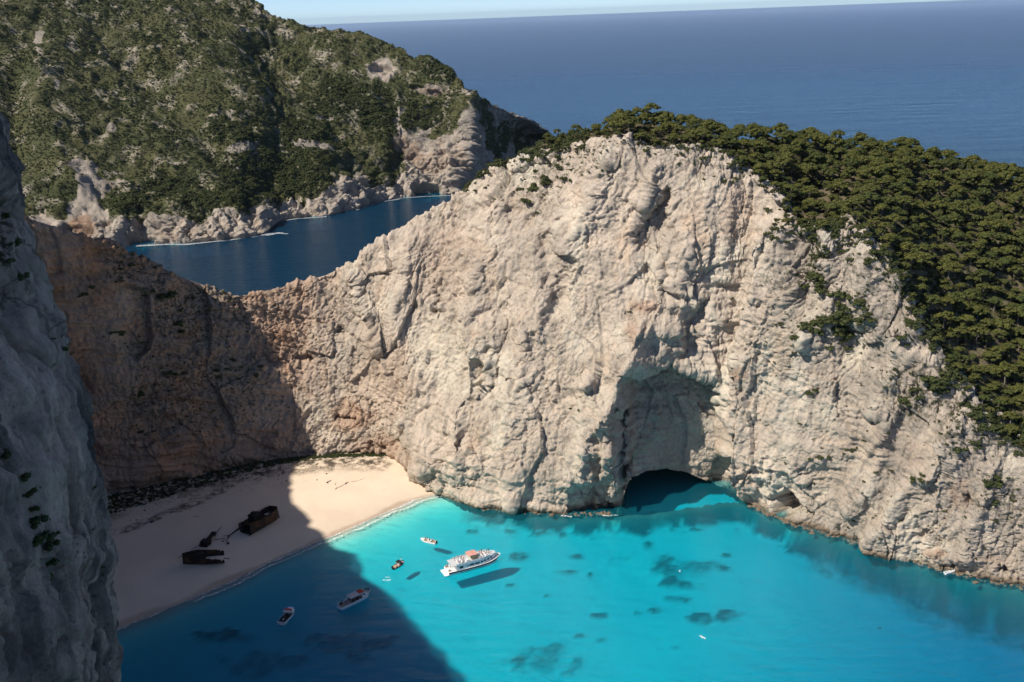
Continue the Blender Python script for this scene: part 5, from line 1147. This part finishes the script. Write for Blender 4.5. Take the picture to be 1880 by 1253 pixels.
# stones on the upper beach
M['stone'] = plain('beach_stone', (.30, .25, .20), .95)
M['pebble_dark'] = plain('dark_beach_stone', (.09, .075, .06), .95)
stone_me = []
for k in range(5):
    b = MB().ball((0, 0, 0), 1, 7, 5, (1, .8, .6)); r_ = random.Random(k); b.v = [(x*r_.uniform(.75, 1.15), y*r_.uniform(.75, 1.15), z*r_.uniform(.75, 1.1)) for x, y, z in b.v]; stone_me.append(b.mesh('stone', M['stone'] if k % 2 else M['pebble_dark']))
st0 = []
for k in range(46):
    t = random.random(); x = 440+t*190 if k % 3 else 220+t*380; y = (np.interp(x, [440, 560, 630], [886, 868, 862]) if k % 3 else np.interp(x, [220, 400, 600], [965, 915, 872]))+random.gauss(0, 7)
    q = atz(x, y, 4.2); s = random.uniform(.25, .7)*(1.5 if k < 4 else 1); o = link(bpy.data.objects.new('stone', stone_me[k % 5])); o.location = (q[0], q[1], gz1(q[0], q[1])+s*.2); o.rotation_euler.z = random.random()*6; o.scale = (s, s, s*.8)
    tag(o, 'weathered stone lying loose on the upper beach below the shaded wall', 'stone', 'stones on the upper beach'); st0.append(o)
bp = []
for _ in range(2600):
    t = random.random(); x = 200+t*480; y = np.interp(x, [200, 400, 560, 680], [955, 905, 862, 850])+random.gauss(0, 13 if x < 560 else 7); q = atz(x, y, 4.2); bp.append((q[0], q[1]))
bp = np.array(bp); bz = ground_z(bp[:, 0], bp[:, 1]); okb = bz > 1.5
scatter_stuff('pebbles', None, np.column_stack([bp, bz])[okb], (.05+.16*rng.random(len(bp))**2)[okb], 'pebbles and litter strewn along the upper beach', 'pebbles', 31, st0[:5])
# rocks awash at the foot of the cliffs
seg = [(835, 915), (880, 932), (960, 941), (1040, 946), (1120, 944), (1372, 922), (1410, 944), (1460, 964), (1520, 982), (1600, 1002), (1690, 1036), (1780, 1060), (1878, 1080)]
bw = []
for _ in range(420):
    k = random.randrange(len(seg)-1)
    if k == 4: continue
    t = random.random(); x = seg[k][0]*(1-t)+seg[k+1][0]*t; y = seg[k][1]*(1-t)+seg[k+1][1]*t+random.gauss(-1, 2); q = atz(x, y, 0); bw.append((q[0], q[1], random.uniform(-.5, .15)))
M['wetrock'] = plain('wet_rock', (.16, .115, .075), .8); wr = []
for k in range(4):
    b = MB().ball((0, 0, 0), 1, 8, 6, (1, .8, .55)); r_ = random.Random(40+k); b.v = [(x*r_.uniform(.7, 1.2), y*r_.uniform(.7, 1.2), z*r_.uniform(.7, 1.15)) for x, y, z in b.v]
    q = atz(*[(1640, 1022), (1590, 1008), (1490, 978), (1790, 1068)][k], 0); o = link(bpy.data.objects.new('boulder', b.mesh('boulder', M['wetrock']))); o.location = (q[0], q[1]-.6, -.1); o.scale = (1.3, 1.1, 1); wr.append(o)
    tag(o, ['wet brown boulder awash at the cliff foot below the bright spur', 'wet boulder awash left of the bright spur foot', 'wet boulder awash below the small square grotto', 'wet boulder awash at the cliff foot right of the dinghy'][k], 'boulder', 'boulders awash')
scatter_stuff('shore_rocks', None, np.array(bw), .35+.9*rng.random(len(bw))**2, 'wet rocks awash along the foot of the headland cliffs', 'rocks', 33, wr)
# ------------------------------------------------------------------ foam
def foam_material():
    k = N('foam'); p = k.pos(); n = k.noise(.9, 6, p, .75); a = k.math('MULTIPLY', k.rng(n, .44, .60), k.att('edge'))
    return k.done(k.n('MixShader', {0: a, 1: k.n('BsdfTransparent').outputs[0], 2: k.bsdf((.78, .78, .76), .9)}).outputs[0])
M['foam'] = foam_material()
def foam_strip(name, pts, width, z, label):
    """ribbon of foam along a shoreline, ragged on both edges"""
    P_ = np.array(pts, float); seg_ = np.linalg.norm(np.diff(P_, axis=0), axis=1); s = np.concatenate([[0], np.cumsum(seg_)]); n = max(8, int(s[-1]/1.0)); u = np.linspace(0, s[-1], n)
    x = np.interp(u, s, P_[:, 0]); y = np.interp(u, s, P_[:, 1]); tx = np.gradient(x); ty = np.gradient(y); l = np.hypot(tx, ty); nx, ny = -ty/l, tx/l
    q3 = np.stack([x, y, 0*x], -1); wv = 1.1*pn(q3, 9, 6)+.5*pn(q3, 3, 2); rows = []; ed = []
    for f, e_ in ((-.5, 0), (-.2, 1), (.1, .9), (.5, 0)):
        ww = width*(1+.7*pn(q3, 12, 9)); rows.append(np.stack([x+nx*(f*ww+wv), y+ny*(f*ww+wv), 0*x+z], -1)); ed.append(0*x+e_)
    return tag(grid_obj(name, np.array(rows), M['foam'], dict(edge=np.array(ed))), label, 'foam', None, 'stuff')
# contour of the beach terrain just above the waterline
sh = [s_ for s_ in shore[2:12]]
foam_strip('shore_foam', [(x, y) for x, y in sh], 2.6, .03, 'thin line of foam where the sea laps the beach')
foam_strip('swash_foam', [(x+1.6, y-2.2) for x, y in sh[2:]], 1.8, .024, 'second faint line of foam just off the beach')
def px_line(l): return [tuple(atz(*q, 0)[:2]) for q in l]
foam_strip('far_shore_foam', px_line([(250, 452), (300, 449), (345, 449), (400, 443), (445, 438), (492, 430), (520, 428)]), 7, .05, 'white surf along the foot of the far hill, left stretch')
foam_strip('far_shore_foam', px_line([(500, 408), (545, 402), (600, 398)]), 5, .05, 'white surf along the foot of the far hill, middle inlet')
foam_strip('far_shore_foam', px_line([(655, 386), (690, 373), (740, 364), (780, 361), (830, 359)]), 5, .05, 'white surf along the foot of the far hill by the far grotto')
foam_strip('surf_patch', px_line([(488, 433), (510, 428), (528, 430)]), 4, .06, 'patch of surf off the rocky point of the far hill')
foam_strip('cliff_foam', px_line([(1590, 1006), (1610, 1010), (1632, 1017)]), 1.6, .05, 'streak of foam at the foot of the right cliff')
foam_strip('cliff_foam', px_line([(1030, 947), (1050, 949)]), 2.0, .05, 'small foam patch at the foot of the central cliff')
foam_strip('cliff_foam', px_line([(1105, 947), (1135, 946)]), 1.4, .05, 'foam streak at the left side of the sea cave mouth')
foam_strip('wake_foam', px_line([(702, 1066), (712, 1068), (719, 1066)]), 1.2, .05, 'little white swirl of foam below the small black boat')
foam_strip('wake_foam', px_line([(706, 1060), (713, 1062)]), .9, .05, 'faint upper curl of the foam swirl below the small black boat')
# ------------------------------------------------------------------ gulls
def gull(px_, py_, z, rz, size, mat, lab):
    q = atz(px_, py_, z); e = empty('gull', q, rz, lab, 'bird')
    b = MB(); b.tube([(-.32, 0, 0), (-.1, 0, .01), (.14, 0, .03), (.3, 0, .05), (.38, 0, .04)], .09, 6, .03); b.obj('body', mat, e, True)
    for sd in (1, -1):
        m = MB(); m.sheetgrid([[(.16, 0, .04), (.2, sd*.35, .14), (.02, sd*.78, .08)], [(0, 0, .07), (.06, sd*.35, .18), (-.04, sd*.78, .1)], [(-.14, 0, .03), (-.08, sd*.35, .13), (-.12, sd*.78, .075)]]); m.obj('wing', mat, e, True)
    e.scale = (size,)*3
gull(1290, 1171, 30, R(40), 1.5, CL['white'], 'white gull gliding over the turquoise water at lower right')
gull(1248, 1049, 20, R(160), .9, CL['white'], 'tiny white gull over the dark seagrass patches')
gull(1615, 1154, 30, R(100), .9, CL['black'], 'tiny dark bird over the blue water at the lower right')

# ------------------------------------------------------------------ air
k = N('haze'); M['haze'] = k.done(None, k.n('VolumePrincipled', {'Color': (.58, .80, 1, 1), 'Density': 1.0e-5, 'Anisotropy': .2}).outputs[0])
me = bpy.data.meshes.new('haze'); bm = bmesh.new(); bmesh.ops.create_cube(bm, size=1); bmesh.ops.scale(bm, vec=(142000, 142000, 432), verts=bm.verts); bmesh.ops.translate(bm, vec=(0, 0, 154), verts=bm.verts); bm.to_mesh(me); bm.free()
me.materials.append(M['haze']); tag(link(bpy.data.objects.new('haze', me)), kind='stuff')
